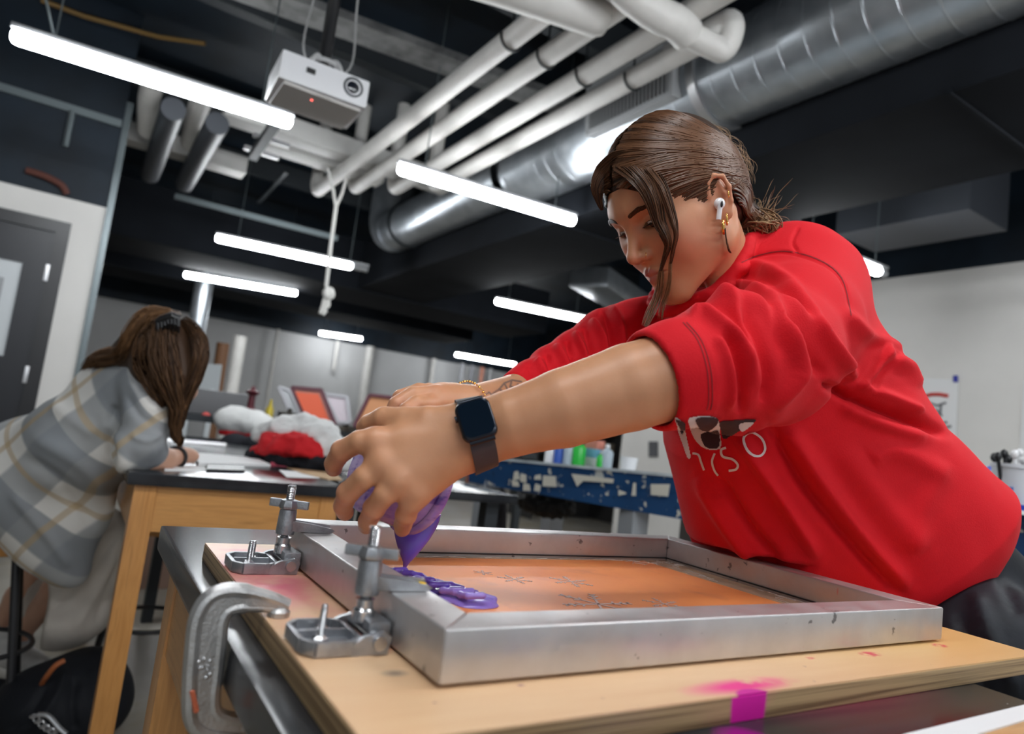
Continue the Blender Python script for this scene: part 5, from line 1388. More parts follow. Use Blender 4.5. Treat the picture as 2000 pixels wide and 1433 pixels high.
MB().cyl(wc+dirf*0.0172-wt*0.006, wc+dirf*0.0192-wt*0.006, 0.0032, 20).build('crown', M['watch_case'], wat)
for s in (-1, 1):
    MB().cyl(wc+wt*0.0205*s-dirf*0.0125-wn*0.001, wc+wt*0.0205*s+dirf*0.0125-wn*0.001, 0.0030, 14).build('band_lug', M['watch_case'], wat)
rings = []
for k in range(41):
    a = math.radians(30)+(2*PI-math.radians(60))*k/40
    dr = wn*math.cos(a)+wt*math.sin(a); R_ = []
    for s_ in (-1, 1):
        o = axc+dirf*0.0122*s_; h = BV_arm.ray_cast(o+dr*0.08, -dr)[0] or o+dr*0.028
        e_ = 0.004*max(0, (math.cos(a)-0.55)/0.45); R_.append((h+dr*(0.0006+e_), h+dr*(0.0028+e_)))
    rings.append([R_[0][0], R_[1][0], R_[1][1], R_[0][1]])
MB().ring_loft(rings).build('band', mat('band_grey', (0.040, 0.034, 0.040), 0.55), wat, angle=50)
# ---- bracelet on the far wrist
M['gold'] = mat('gold', (0.85, 0.50, 0.14), 0.22, 1.0)
bc = P(917, 788, .856); fd = (B_el-B_wr).normalized(); bu = (upi-fd*upi.dot(fd)).normalized(); bv = bu.cross(fd)
br = MB()
for k in range(44):
    a = 2*PI*k/44; br.ball(bc+(bu*math.cos(a)+bv*math.sin(a))*0.0285, 0.0021 if k % 2 else 0.0015, 1)
br.build('bracelet', M['gold'], label='thin gold chain bracelet on the far wrist', cat='bracelet')
# ---- earbud, hoops, rings
def face_pt(x, y, lift):
    d = surf_depth(x, y, 1.2); return P(x, y, d-lift)
eb = thing('earbud', 'white wireless earbud with a short stem in her ear', 'earbud', tuple(face_pt(1404, 398, 0)))
M['white_gloss'] = mat('white_gloss', (0.82, 0.82, 0.83), 0.15, coat=0.5)
e0 = face_pt(1405, 398, 0.004); e1 = face_pt(1402, 430, 0.0)
e1 = P(1402, 430, proj(e0)[2]-0.001)
MB().ball(e0, 0.0075, 3, (1, 1, 1.1)).build('bud', M['white_gloss'], eb)
MB().tube([e0-CAMF*0.004, (e0+e1)/2-CAMF*0.004, e1-CAMF*0.003, e1-CAMF*0.003+(e1-e0)*0.02], [0.0036, 0.0034, 0.0034, 0.002], 14).build('stem', M['white_gloss'], eb)
MB().ball(e0-CAMF*0.0105+P(1405, 402, .98)-P(1405, 398, .98), 0.0026, 2, (0.7, 0.7, 1.8)).build('vent', M['black_plastic'], eb)
def hoop(x, y, rpx, lab, ry=None, rot=0.25, thick=0.0017):
    c = face_pt(x, y-rpx, 0.003); d = proj(c)[2]; r = rpx*d/FPX
    side = (Vector((RW[0, 0], RW[1, 0], RW[2, 0]))*math.cos(1.22)+CAMF*math.sin(1.22))
    MB().tube(arc(P(x, y, d-0.006), side, upi, r, 0, 2*PI, 28), thick, 8).build('earring', M['gold'], label=lab, cat='earring')
hoop(1413, 443, 13, 'larger gold hoop earring hanging from the lobe below the earbud')
hoop(1420, 428, 11, 'smaller gold hoop earring just behind the larger one', thick=0.0011)
hoop(1423, 379, 6, 'tiny gold cuff on the upper rim of the ear', thick=0.0008)
c = face_pt(1261, 498, 0.0012)
MB().tube(arc(c, upi, CAMF, 0.0032, 0, 2*PI, 16), 0.00045, 6).build('nose_ring', M['gold'], label='fine nose ring on the near nostril', cat='ring')
# ---- nails
M['nail'] = mat('nail', (0.72, 0.42, 0.32), 0.2, coat=0.5)
for a, r in ((P(713, 831, .702), (0.0058, 0.0042)), (P(664, 1003, .6835), (0.0042, 0.0036)), (P(650, 918, .689), (0.0035, 0.0042)), (P(707, 1028, .679), (0.004, 0.0035))):
    R_ = Matrix((Vector((RW[0, 0], RW[1, 0], RW[2, 0])), upi, -CAMF)).transposed()
    MB().ball(a, 1.0, 2, (r[0], r[1], 0.0035), R_).build('fingernail', M['nail'], wm)

# ================================================================== SEATED WOMAN
pw = thing('person', 'woman in a grey and cream plaid overshirt bending over her papers at the lab table', 'person', (-0.05, 2.5, 0.56))
M['skin2'] = mat('skin_fair', (0.56, 0.31, 0.21), 0.5, sss=0.08)
HC = P(328, 705, 2.0)
def sd_b2(p):
    d = sd_ell(p, HC, (.080, .092, .105))
    d = smin(d, sd_cone(p, P(350, 735, 2.02), P(362, 762, 2.03), .055, .035), 0.03)
    d = smin(d, sd_cone(p, HC, P(268, 775, 2.05), .05, .045), 0.03)
    d = smin(d, chain(p, [(P(278, 900, 1.955), .040), (P(320, 897, 2.04), .034), (P(345, 893, 2.12), .026)], 0.01), 0.01)
    d = smin(d, sd_ell(p, P(360, 889, 2.16), (.045, .035, .026)), 0.02)
    for k in range(4): d = smin(d, chain(p, [(P(358+k*3, 884+k*3, 2.15+.01*k), .011), (P(372+k*2, 885+k*4, 2.19), .010), (P(376, 893+k*3, 2.20), .009)], .004), .004)
    d = smin(d, sd_cone(p, P(255, 800, 2.06), P(150, 890, 2.16), .05, .08), 0.05)
    d = smin(d, chain(p, [(P(150, 900, 2.16), .08), (P(20, 1010, 2.33), .10)], .05), .05)
    for pts in ([(P(60, 1030, 2.3), .07), (P(190, 1060, 2.36), .055), (P(110, 1150, 2.42), .045), (P(40, 1238, 2.50), .034), (P(28, 1268, 2.52), .034)], [(P(20, 1040, 2.4), .07), (P(95, 1085, 2.52), .052), (P(35, 1165, 2.60), .042), (P(0, 1215, 2.64), .032), (P(-12, 1240, 2.64), .032)]):
        d = smin(d, chain(p, pts, .02), .02)
    return d
sdf_obj('body', sd_b2, (-0.75, 1.85, 0.0), (0.55, 3.5, 1.45), 0.008, M['skin2'], pw, 1)
def plaid():
    m, N, L, B = new_mat('plaid_flannel'); tc = N.new('ShaderNodeTexCoord')
    ua = (P(235, 760, 2.0)-P(60, 905, 2.0)).normalized(); va = (P(60+145, 905+175, 2.0)-P(60, 905, 2.0)).normalized()
    fac = []; tan = []
    for ax, ph in ((ua, 0.10), (va, 0.35)):
        dt = N.new('ShaderNodeVectorMath'); dt.operation = 'DOT_PRODUCT'; L.new(tc.outputs['Object'], dt.inputs[0]); dt.inputs[1].default_value = ax
        s = N.new('ShaderNodeMath'); s.operation = 'MULTIPLY_ADD'; L.new(dt.outputs['Value'], s.inputs[0]); s.inputs[1].default_value = 1/0.25; s.inputs[2].default_value = ph+10
        f = N.new('ShaderNodeMath'); f.operation = 'FRACT'; L.new(s.outputs[0], f.inputs[0])
        r = ramp(N, [(0, (0, 0, 0)), (0.48, (0, 0, 0)), (0.52, (1, 1, 1)), (0.98, (1, 1, 1)), (1.0, (0, 0, 0))]); L.new(f.outputs[0], r.inputs[0]); fac.append(r.outputs[0])
        r = ramp(N, [(0, (0, 0, 0)), (0.21, (0, 0, 0)), (0.225, (1, 1, 1)), (0.28, (1, 1, 1)), (0.295, (0, 0, 0))]); L.new(f.outputs[0], r.inputs[0]); tan.append(r.outputs[0])
    a = mix(N, L, mul(N, L, fac[0], 0.85), (0.74, 0.72, 0.68), (0.24, 0.26, 0.28))
    a = mix(N, L, mul(N, L, fac[1], 0.7), a, (0.24, 0.26, 0.28))
    a = mix(N, L, mul(N, L, tan[0], 0.6), a, (0.48, 0.34, 0.17)); a = mix(N, L, mul(N, L, tan[1], 0.6), a, (0.48, 0.34, 0.17))
    L.new(a, B.inputs['Base Color']); B.inputs['Roughness'].default_value = 0.85
    return m
M['plaid'] = plaid()
R45 = np.array([list((P(235, 760, 2.0)-P(60, 905, 2.0)).normalized()), list((P(205, 1080, 2.0)-P(60, 905, 2.0)).normalized()), list(CAMF)]).T
def sd_ps(p):
    d = chain(p, [(P(262, 780, 2.03), .088), (P(170, 860, 2.10), .145), (P(60, 930, 2.18), .175), (P(-60, 985, 2.3), .18)], .06)
    d = smin(d, sd_cone(p, P(282, 738, 2.0), P(200, 760, 2.1), .055, .08), .05)
    d = smin(d, sd_ell(p, P(120, 1010, 2.16), (.17, .13, .115), R45), .08)
    d = smin(d, sd_ell(p, P(105, 1060, 2.17), (.10, .13, .09), R45), .05)
    d = smin(d, sd_ell(p, P(130, 1105, 2.19), (.055, .075, .06), R45), .04)
    sl = chain(p, [(P(280, 755, 1.97), .062), (P(288, 810, 1.93), .060), (P(278, 862, 1.92), .056), (P(272, 885, 1.93), .052)], .02)
    cuff = sd_cone(p, P(258, 882, 1.92), P(292, 880, 1.96), .052, .050)
    d = smin(d, smin(sl, cuff, .012), .025)
    return d
PF = [([(205, 820), (235, 870), (240, 930)], 14, .014), ([(225, 790), (215, 840), (225, 900)], 10, -.016), ([(60, 850), (150, 900), (210, 960)], 16, .012), ([(40, 890), (130, 950), (190, 1040)], 14, -.012), ([(100, 790), (190, 850)], 14, .010), ([(250, 740), (285, 790), (310, 800)], 8, .008), ([(245, 770), (275, 815), (300, 825)], 7, -.008), ([(255, 850), (290, 860), (315, 845)], 6, .008), ([(20, 960), (90, 1040), (140, 1110)], 12, .010), ([(240, 700), (275, 705), (300, 740)], 8, .010)]
sdf_obj('plaid_shirt', sd_ps, (-0.8, 1.8, 0.3), (0.45, 3.0, 1.35), 0.007, M['plaid'], pw, 1, lambda v, n: folds(v, n, PF))
M['cream'] = mat('cream_cotton', (0.56, 0.51, 0.45), 0.85, bump=0.3, bscale=40)
def sd_cp(p):
    d = chain(p, [(P(20, 1010, 2.33), .15), (P(140, 1030, 2.36), .115), (P(208, 1050, 2.36), .082), (P(180, 1120, 2.38), .088)], .05)
    lo = sd_ell(p, P(130, 1180, 2.42), (.16, .16, .14)); lo = smin(sd_cone(p, P(185, 1110, 2.38), P(115, 1205, 2.44), .085, .130), lo, .04)
    d = smin(d, lo, .04)
    cut = np.array(P(115, 1232, 2.44)); nn = np.array((P(115, 1232, 2.44)-P(150, 1120, 2.40)).normalized())
    d = smax(d, -sd_box(p, (-.15, 2.80, .395), (.19, .19, .195)), .01)
    return smax(d, ((p-cut)@nn).astype(F32), .01)
CF = [([(230, 1040), (180, 1110), (90, 1200)], 9, -.012), ([(215, 1030), (150, 1090), (60, 1180)], 10, .012), ([(235, 1080), (190, 1150), (150, 1225)], 9, .010), ([(240, 1060), (215, 1140), (185, 1220)], 8, -.008)]
sdf_obj('trousers', sd_cp, (-0.8, 2.0, 0.0), (0.55, 3.3, 1.0), 0.009, M['cream'], pw, 1, lambda v, n: folds(v, n, CF))
M['sock'] = mat('grey_sock', (0.48, 0.48, 0.50), 0.9); M['sneaker'] = mat('sneaker', (0.50, 0.49, 0.47), 0.7, var=0.15, vscale=15); M['sole'] = mat('sneaker_sole', (0.62, 0.60, 0.56), 0.6)
for a, b, t0, t1, d in (((42, 1232), (30, 1262), (22, 1275), (85, 1312), 2.50), ((0, 1212), (-10, 1238), (-15, 1245), (25, 1262), 2.64)):
    MB().tube([P(*a, d), P(*b, d+.01)], [.042, .044], 16).build('sock', M['sock'], pw)
    A_, B_ = P(*t0, d), P(*t1, d-.04)
    sdf_obj('sneaker', lambda p, A_=A_, B_=B_: smax(smin(sd_cone(p, A_, B_, .055, .044), sd_cone(p, A_+upi*.02, A_+upi*.05, .05, .047), .03), (np.array(A_)[2]-.045-p[:, 2]+(p-np.array(A_, F32))@np.zeros(3, F32)).astype(F32), .01), np.minimum(A_, B_)-.12, np.maximum(A_, B_)+.14, .006, M['sneaker'], pw)
    MB().tube([A_-upi*.042, (A_+B_)/2-upi*.040, B_-upi*.036], [.05, .048, .038], 16).build('sole', M['sole'], pw)
# long brown hair and claw clip
M['hair2'] = hair_mat('chestnut_hair', (0.035, 0.018, 0.011), (0.21, 0.105, 0.045), 0.5)
def lock2(pts, spread, n, r=0.0016, tone=(0, 1)):
    g = smooth_path([P(*q) for q in pts], 4); sp = np.interp(np.linspace(0, 1, len(g)), np.linspace(0, 1, len(spread)), spread); out = []
    for i in range(n):
        o = rng.randn(3); o /= np.linalg.norm(o); o *= rng.rand()**.5; ph = rng.rand()*6
        out.append([tuple(np.array(q)+o*sp[j]+np.array([.004, .004, .004])*math.sin(ph+j*.55)) for j, q in enumerate(g)])
    out = np.array(out); idx = np.linspace(0, out.shape[1]-1, 26).astype(int); out = out[:, idx]
    return out, tone[0]+(tone[1]-tone[0])*rng.rand(n)
def sd_h2(p):
    d = sd_ell(p, P(326, 700, 1.985), (.098, .108, .118))
    d = smin(d, chain(p, [(P(290, 660, 2.0), .065), (P(265, 690, 2.02), .055), (P(225, 702, 2.05), .038)], .03), .04)
    d = smin(d, chain(p, [(P(350, 740, 1.95), .055), (P(345, 785, 1.94), .030)], .03), .04)
    face = sd_ell(p, P(395, 760, 2.06), (.07, .08, .075))
    return smax(d, -face, .02)
h2, _, _ = sdf_obj('hair', sd_h2, (-.2, 1.7, .9), (.6, 2.6, 1.5), .006, M['hair2'], pw, 1, None, dict(tone=lambda v: np.full(len(v), .12)))
Ls = [([(330, 612, 1.99), (290, 618, 1.95), (262, 660, 1.94), (245, 690, 1.97), (200, 700, 2.04), (170, 722, 2.10)], [.010, .03, .035, .03, .03, .02], 500, (.35, 1)),
      ([(345, 615, 1.98), (320, 640, 1.90), (318, 690, 1.88), (330, 740, 1.88), (345, 790, 1.90), (342, 830, 1.92), (346, 860, 1.94)], [.01, .035, .04, .035, .02, .014, .006], 620, (0, .5)),
      ([(360, 625, 1.98), (385, 655, 1.94), (392, 690, 1.93), (380, 740, 1.93), (358, 790, 1.93), (350, 840, 1.95)], [.01, .02, .02, .02, .015, .006], 420, (0, .45)),
      ([(325, 625, 1.95), (290, 660, 1.90), (285, 710, 1.90), (300, 750, 1.90), (320, 790, 1.91)], [.01, .03, .03, .02, .008], 380, (.1, .6)),
      ([(352, 740, 1.91), (356, 790, 1.92), (347, 830, 1.93), (352, 870, 1.95)], [.012, .012, .008, .004], 120, (.7, 1))]
for pts, sp, n, tn in Ls:
    pth, tones = lock2(pts, sp, n, tone=tn); strands('hair_lock', pth, 0.0015, M['hair2'], h2, tones)['kind'] = 'stuff'
cl = thing('hair_clip', 'black claw clip on the crown of the seated woman\'s hair', 'hair clip', tuple(P(325, 628, 1.86)))
cb = MB(); c0 = P(322, 626, 1.865)
sx = Vector((RW[0, 0], RW[1, 0], RW[2, 0]))
cb.tube([P(306, 632, 1.885), P(318, 622, 1.865), P(335, 616, 1.865), P(350, 622, 1.88)], .010, 10); cb.build('spine', M['black_plastic'], cl)
for k in range(7):
    x0 = 308+k*6.5; y0 = 632-8*math.sin(k/6*PI)-k*1.2
    MB().tube([P(x0, y0, 1.868), P(x0+1.5, y0+12, 1.860), P(x0+2, y0+24, 1.875)], [.006, .005, .003], 8).build('tooth', M['black_plastic'], cl)
rb = (P(360, 889, 2.16)-P(320, 897, 2.04)).normalized(); ru = (upi-rb*upi.dot(rb)).normalized(); rv = ru.cross(rb)
MB().tube(arc(P(344, 893, 2.115), ru, rv, .031, 0, 2*PI, 24), .0055, 8).build('wristband', M['rubber'], label='black elastic wristband on the seated woman\'s wrist', cat='wristband')
MB().tube([P(360, 852, 2.12), P(352, 878, 2.13), P(362, 896, 2.22)], .004, 8).build('pen', M['black_plastic'], label='black pen held by the seated woman', cat='pen')

# stools, bag, box on the floor
def stool(x, y, zs, lab, wood=True):
    t = thing('stool', lab, 'stool', (x, y, 0), 0, 'black metal stools')
    MB().lathe((x, y, zs-.03), (0, 0, 1), [(0, 0), (.165, 0), (.172, .01), (.172, .024), (.165, .03), (0, .03)], 32).build('seat', M['oak_x'], t)
    for k in range(4):
        a = PI/4+k*PI/2; d = Vector((math.cos(a), math.sin(a), 0))
        MB().tube([Vector((x, y, zs-.03))+d*.11, Vector((x, y, 0))+d*.215], .013, 12).build('leg', M['black_plastic'], t)
    MB().tube(arc((x, y, .245), (1, 0, 0), (0, 1, 0), .168, 0, 2*PI, 40), .008, 10).build('foot_ring', M['black_plastic'], t)
    return t
stool(.375, 3.02, .62, 'empty black metal stool with a foot ring behind the oak leg')
stool(-.15, 2.80, .585, 'black metal stool the plaid shirted woman sits on')
def sd_bag(p):
    d = sd_ell(p, P(120, 1390, 2.22)+Vector((0, 0, .02)), (.20, .17, .14))
    d = smin(d, sd_ell(p, P(175, 1340, 2.3), (.10, .12, .12)), .08)
    d = smin(d, chain(p, [(P(60, 1385, 2.2), .05), (P(0, 1400, 2.2), .045), (P(-60, 1420, 2.2), .05)], .04), .05)
    d = smin(d, chain(p, [(P(110, 1345, 2.2), .04), (P(50, 1345, 2.22), .022), (P(0, 1340, 2.24), .02), (P(-60, 1335, 2.24), .02)], .02), .03)
    return smax(d, (.004-p[:, 2]).astype(F32), .01)
bg = thing('backpack', 'black backpack slumped on the floor with a metal chain', 'bag', tuple(P(120, 1390, 2.3)))
BFo = [([(130, 1300), (110, 1360), (60, 1430)], 8, .012), ([(150, 1320), (140, 1380), (150, 1430)], 9, -.012), ([(180, 1300), (185, 1360), (200, 1420)], 8, .010), ([(90, 1340), (60, 1390), (10, 1430)], 7, -.010)]
sdf_obj('bag_body', sd_bag, (-.6, 1.9, -.02), (.6, 3.0, .5), .008, mat('black_nylon', (.006, .007, .010), .7, spec=.25), bg, 1, lambda v, n: folds(v, n, BFo))
MB().tube(smooth_path([P(125, 1290, 2.12), P(108, 1300, 2.10), P(90, 1322, 2.10), P(82, 1335, 2.12)], 5), .008, 8).build('leather_loop', mat('brown_leather', (.32, .09, .025), .5), bg)
for k in range(9): MB().tube(arc(P(66+k*5, 1402+k*4-abs(4-k)*1.0, 2.0), sx, upi if k % 2 else CAMF, .009, 0, 2*PI, 12), .0028, 6).build('chain_link', M['alu'], bg)
MB().tube(smooth_path([P(75, 1395, 2.0), P(95, 1398, 2.0), P(115, 1420, 2.0), P(130, 1433, 2.0)], 4), .007, 8).build('carabiner', M['alu'], bg)
MB().span((.46, 4.45, 0), (.76, 4.7, .33), .004).build('cardboard_box', mat('pink_box', (.50, .33, .26), .8), label='pinkish box standing on the floor under the far benches', cat='box')
MB().lathe(P(-12, 808, 4.6), (0, 0, 1), [(0, -.12), (.09, -.12), (.1, -.05), (.1, .06), (.04, .12), (.03, .15), (0, .15)], 24).build('jug', mat('jug_plastic', (.65, .66, .68), .4), label='white plastic jug cut by the left edge of the view', cat='jug')

# ================================================================== PAPERS AND CLOTH ON THE LAB TABLE
def slab(name, px, z, th, m, lab, cat, group=None):
    o = MB().prism([Vector((*atz(x, y, z)[:2], z)) for x, y in px], (0, 0, th)).build(name, m, label=lab, cat=cat, group=group); return o
slab('sketchbook', [(372, 888), (500, 898), (528, 912), (388, 910)], .9025, .010, M['paper'], 'open white sketchbook right of the writing hand', 'book')
slab('paper_sheet', [(320, 909), (400, 910), (405, 920), (322, 920)], .9003, .001, M['paper'], 'white sheet under the seated woman\'s forearm', 'paper')
slab('smartphone', [(405, 911), (475, 914), (478, 923), (402, 921)], .9003, .008, M['black_plastic'], 'dark smartphone near the front edge of the lab table', 'phone')
slab('marker', [(530, 903), (565, 907), (562, 912), (528, 908)], .9003, .012, mat('pink_marker', (.55, .08, .13), .4), 'pink marker lying beside the sketchbook', 'pen')
slab('envelope', [(560, 914), (655, 924), (668, 938), (640, 937), (590, 925)], .9003, .003, mat('manila', (.50, .33, .18), .7), 'manila envelope at the front right corner of the lab table', 'envelope')
slab('paper_sheet', [(545, 918), (600, 922), (625, 934), (560, 932)], .9006, .001, M['paper'], 'white sheet beside the manila envelope', 'paper')
# bench behind with folded shirts
MB().span((.785, 2.24, .866), (1.50, 3.70, .90), .005).build('bench_top', M['btop'], label='black bench top behind, carrying the pile of shirts', cat='bench')
for k, (x, y) in enumerate(((.82, 2.3), (1.40, 2.3), (.82, 3.6), (1.40, 3.6))): MB().span((x, y, 0), (x+.055, y+.055, .866)).build('bench_leg', M['dark_steel'], bpy.data.objects['bench_top'])
MB().span((.50, 3.73, .86), (1.30, 4.27, .895), .005).span((.45, 3.8, 0), (.50, 3.85, .86)).span((1.2, 3.8, 0), (1.25, 3.85, .86)).build('side_bench', M['dark_steel'], label='low dark bench under the white and red padded bag', cat='bench')
M['white_cloth'] = mat('white_cotton', (.70, .70, .69), .9, bump=.3, bscale=60); M['red_cloth'] = mat('red_cotton', (.55, .006, .012), .85); M['black_cloth'] = mat('black_cotton', (.008, .009, .014), .9)
def heap(name, blobs_, m, lab, seed, amp=.02, cut=.901, h=.010, cat='clothes', parent=None):
    pts = [P(x, y, d) for x, y, d, r in blobs_]
    def f(p):
        d = None
        for c, (x, y, dd, r) in zip(pts, blobs_):
            e = sd_ell(p, c, (r, r, r*.72)); d = e if d is None else smin(d, e, .03)
        return smax(d.astype(F32), (cut-p[:, 2]).astype(F32), .008)
    def post(v, n): return v+n*np.array([noise.noise(Vector(q)*18+Vector((seed,)*3))*amp+abs(noise.noise(Vector(q)*34+Vector((seed,)*3)))*amp*.7 for q in v])[:, None]
    lo = np.min([np.array(c)-r-.03 for c, (_, _, _, r) in zip(pts, blobs_)], axis=0); hi = np.max([np.array(c)+r+.03 for c, (_, _, _, r) in zip(pts, blobs_)], axis=0)
    o, _, _ = sdf_obj(name, f, lo, hi, h, m, parent, 1, post)
    if not parent: tag(o, lab, cat, 'clothes heaped on the bench')
    return o
heap('black_shirt', [(515, 893, 2.72, .062), (560, 896, 2.66, .075), (610, 900, 2.66, .07), (650, 905, 2.66, .05)], M['black_cloth'], 'black garment at the bottom of the heap', 1)
heap('red_shirt', [(512, 878, 2.70, .045), (545, 868, 2.64, .066), (585, 868, 2.62, .066), (612, 880, 2.64, .05), (635, 892, 2.66, .035)], M['red_cloth'], 'bright red garment in the middle of the heap', 2, cut=.925)
heap('white_shirt', [(522, 850, 2.76, .058), (555, 842, 2.72, .074), (598, 830, 2.74, .062), (620, 848, 2.70, .078), (645, 875, 2.68, .062), (660, 900, 2.64, .055)], M['white_cloth'], 'crumpled white garments on top of the heap', 3)
bgp = heap('padded_bag', [(462, 822, 3.90, .12), (495, 828, 3.88, .11), (520, 838, 3.86, .07)], M['white_cloth'], 'white and red padded bag left of the heap', 5, .006, .95, cat='bag')
heap('red_base', [(465, 850, 3.90, .11), (502, 852, 3.88, .09)], M['red_cloth'], '', 6, .005, .93, parent=bgp)
heap('black_base', [(460, 868, 3.72, .085), (500, 868, 3.7, .07)], M['black_cloth'], '', 7, .004, .85, parent=bgp)
MB().tube([P(325, 868, 3.2), P(440, 878, 3.3)], .032, 20).build('roller_tube', M['alu'], label='silver metal tube lying behind the sketchbook', cat='tube')

# far bench with presses and screens
MB().span((.35, 4.3, .98), (3.0, 5.2, 1.02)).build('work_bench', M['dark_steel'], label='dark steel bench far behind carrying the small screens', cat='bench')
for k, x in enumerate((.4, 1.2, 2.0, 2.9)): MB().span((x, 4.35, 0), (x+.05, 4.4, .98)).build('bench_leg', M['dark_steel'], bpy.data.objects['work_bench'])
MB().span((.40, 4.45, 1.021), (.90, 4.9, 1.17), .01).build('grey_cabinet', mat('grey_enamel', (.12, .12, .125), .5), label='grey metal box with a red knob beside the padded bag', cat='machine')
MB().ball(P(402, 813, 4.02), .026, 3, (1, .6, 1)).build('red_knob', mat('red_knob', (.6, .06, .05), .4), bpy.data.objects['grey_cabinet'])
MB().prism([P(372, 708, 5.6), P(434, 712, 5.6), P(424, 790, 5.6), P(362, 786, 5.6)], (0, .02, 0)).span((P(366, 780, 5.6).x, P(366, 780, 5.6).y+.03, 0), (P(366, 780, 5.6).x+.04, P(366, 780, 5.6).y+.07, 1.2)).span((P(420, 780, 5.6).x-.04, P(420, 780, 5.6).y+.0, 0), (P(420, 780, 5.6).x, P(420, 780, 5.6).y+.04, 1.2)).build('white_board', mat('pale_board', (.58, .62, .64), .5), label='pale rectangular board behind the seated woman\'s face', cat='board')
MB().tube([P(436, 670, 6.2), Vector((P(432, 740, 6.2).x, P(432, 740, 6.2).y, 0))], .055, 12).build('brown_post', mat('brown_post', (.20, .09, .04), .6), label='brown wooden post left of the white pipe', cat='post')
MB().tube([Vector((P(456, 740, 7.5).x, P(456, 740, 7.5).y, P(464, 655, 7.5).z)), Vector((P(456, 740, 7.5).x, P(456, 740, 7.5).y, 0))], .07, 16).build('pipe', M['pipe_white'], label='cream vertical pipe at the left end of the grey wall', cat='pipe')
for k, (x, wd, lab) in enumerate(((536, .03, 'thin'), (722, .085, 'broad'), (850, .05, 'slim'))):
    a = aty(x, 700, 13.5); MB().tube([(a.x, 13.55, 0), (a.x, 13.55, 2.6)], wd, 12).build('pipe', M['pipe_white'], label='%s pale vertical pipe on the grey back wall' % lab, cat='pipe')
for k, (x, c) in enumerate(((905, (.30, .30, .32)), (925, (.18, .18, .2)), (945, (.42, .16, .10)), (962, (.3, .3, .3)))):
    a = aty(x, 730, 13.2); MB().tube([(a.x, 13.3, 0), (a.x, 13.3, 2.58)], .05, 10).build('pipe', mat('riser_%d' % k, c, .5), label='%s riser pipe seen just above the far forearm' % ('grey', 'dark', 'rust red', 'pale grey')[k], cat='pipe')
MB().tube([Vector((aty(655, 700, 13.58).x, 13.58, 2.6)), Vector((aty(655, 700, 13.58).x, 13.58, aty(654, 722, 13.58).z))], .035, 8).build('hanging_cord', M['pipe_white'], label='short pale cord hanging under the farthest lamp', cat='cord')
def small_screen(px, d, border, face, lab, bw=.022):
    t = thing('small_screen', lab, 'screen frame', tuple(P(*px[0], d)), 0, 'small framed screens on the far bench')
    q = [P(x, y, d+dd) for (x, y), dd in zip(px, (0.1, 0.1, 0, 0))]; n_ = (q[1]-q[0]).cross(q[3]-q[0]).normalized()
    m_ = MB()
    for i in range(4): m_.bar(q[i], q[(i+1) % 4], bw, bw, up=n_)
    m_.build('frame', border, t)
    MB().prism(q, n_*.003).build('mesh_face', face, t)
    c = sum(q, Vector())/4
    return t, q, c, n_
M['pale_frame'] = mat('pale_frame', (.45, .45, .48), .6)
M['maroon'] = mat('maroon_wood', (.10, .015, .03), .5); M['scr_or'] = mat('orange_red_mesh', (.62, .13, .06), .5); M['scr_in'] = mat('brighter_print', (.78, .11, .035), .5)
t_, q_, c_, n_ = small_screen([(570, 757), (628, 762), (655, 830), (600, 825)], 4.3, M['maroon'], mat('pink_mesh', (.55, .22, .17), .5), 'small maroon framed screen with a red orange face')
MB().prism([c_+(x-c_)*.78-CAMF*.03 for x in q_], n_*.002).build('print_area', M['scr_in'], t_)
t_, q_, c_, n_ = small_screen([(634, 770), (678, 776), (684, 826), (660, 826)], 4.45, M['pale_frame'], mat('pale_mesh', (.62, .55, .60), .5), 'small white framed screen between the two maroon ones')
t_, q_, c_, n_ = small_screen([(722, 772), (790, 780), (760, 836), (692, 832)], 4.3, M['maroon'], mat('dull_orange_mesh', (.60, .26, .11), .5), 'maroon framed orange screen behind the far hand')
t_, q_, c_, n_ = small_screen([(545, 756), (568, 764), (590, 815), (570, 812)], 4.5, M['pale_frame'], mat('clear_mesh', (.5, .52, .54), .5), 'pale clear screen leaning left of the red orange one')
MB().lathe(P(486, 812, 4.35), (0, 0, 1), [(0, 0), (.06, 0), (.05, .03), (.022, .06), (.020, .13), (.04, .145), (.045, .155), (.02, .165), (.008, .19), (0, .19)], 20).build('iron_press_post', mat('dark_red_iron', (.10, .012, .02), .45), label='dark red cast iron post on the far bench', cat='machine')
MB().lathe(P(524, 818, 4.3), (0, 0, 1), [(0, 0), (.024, 0), (.024, .06), (.010, .09), (.007, .12), (0, .125)], 16).build('bottle', mat('yellow_plastic', (.55, .42, .03), .4), label='yellow squeeze bottle on the far bench', cat='bottle')
for k, (x, y, r) in enumerate(((560, 812, .05), (700, 845, .07), (740, 850, .08), (670, 842, .06), (540, 822, .035))):
    MB().box(P(x, y, 4.5), (r*2, .1, r*1.1), Matrix.Rotation(k, 3, 'Z'), .01).cyl(P(x, y, 4.5), P(x+8, y-14, 4.5), r*.3, 10).build('press_part', mat('press_iron_%d' % k, (.07+.02*k, .065+.015*k, .055+.01*k), .5, .3), label='dark iron press part on the far bench, %s from the left' % ('second', 'fourth', 'fifth', 'third', 'first')[k], cat='machine')

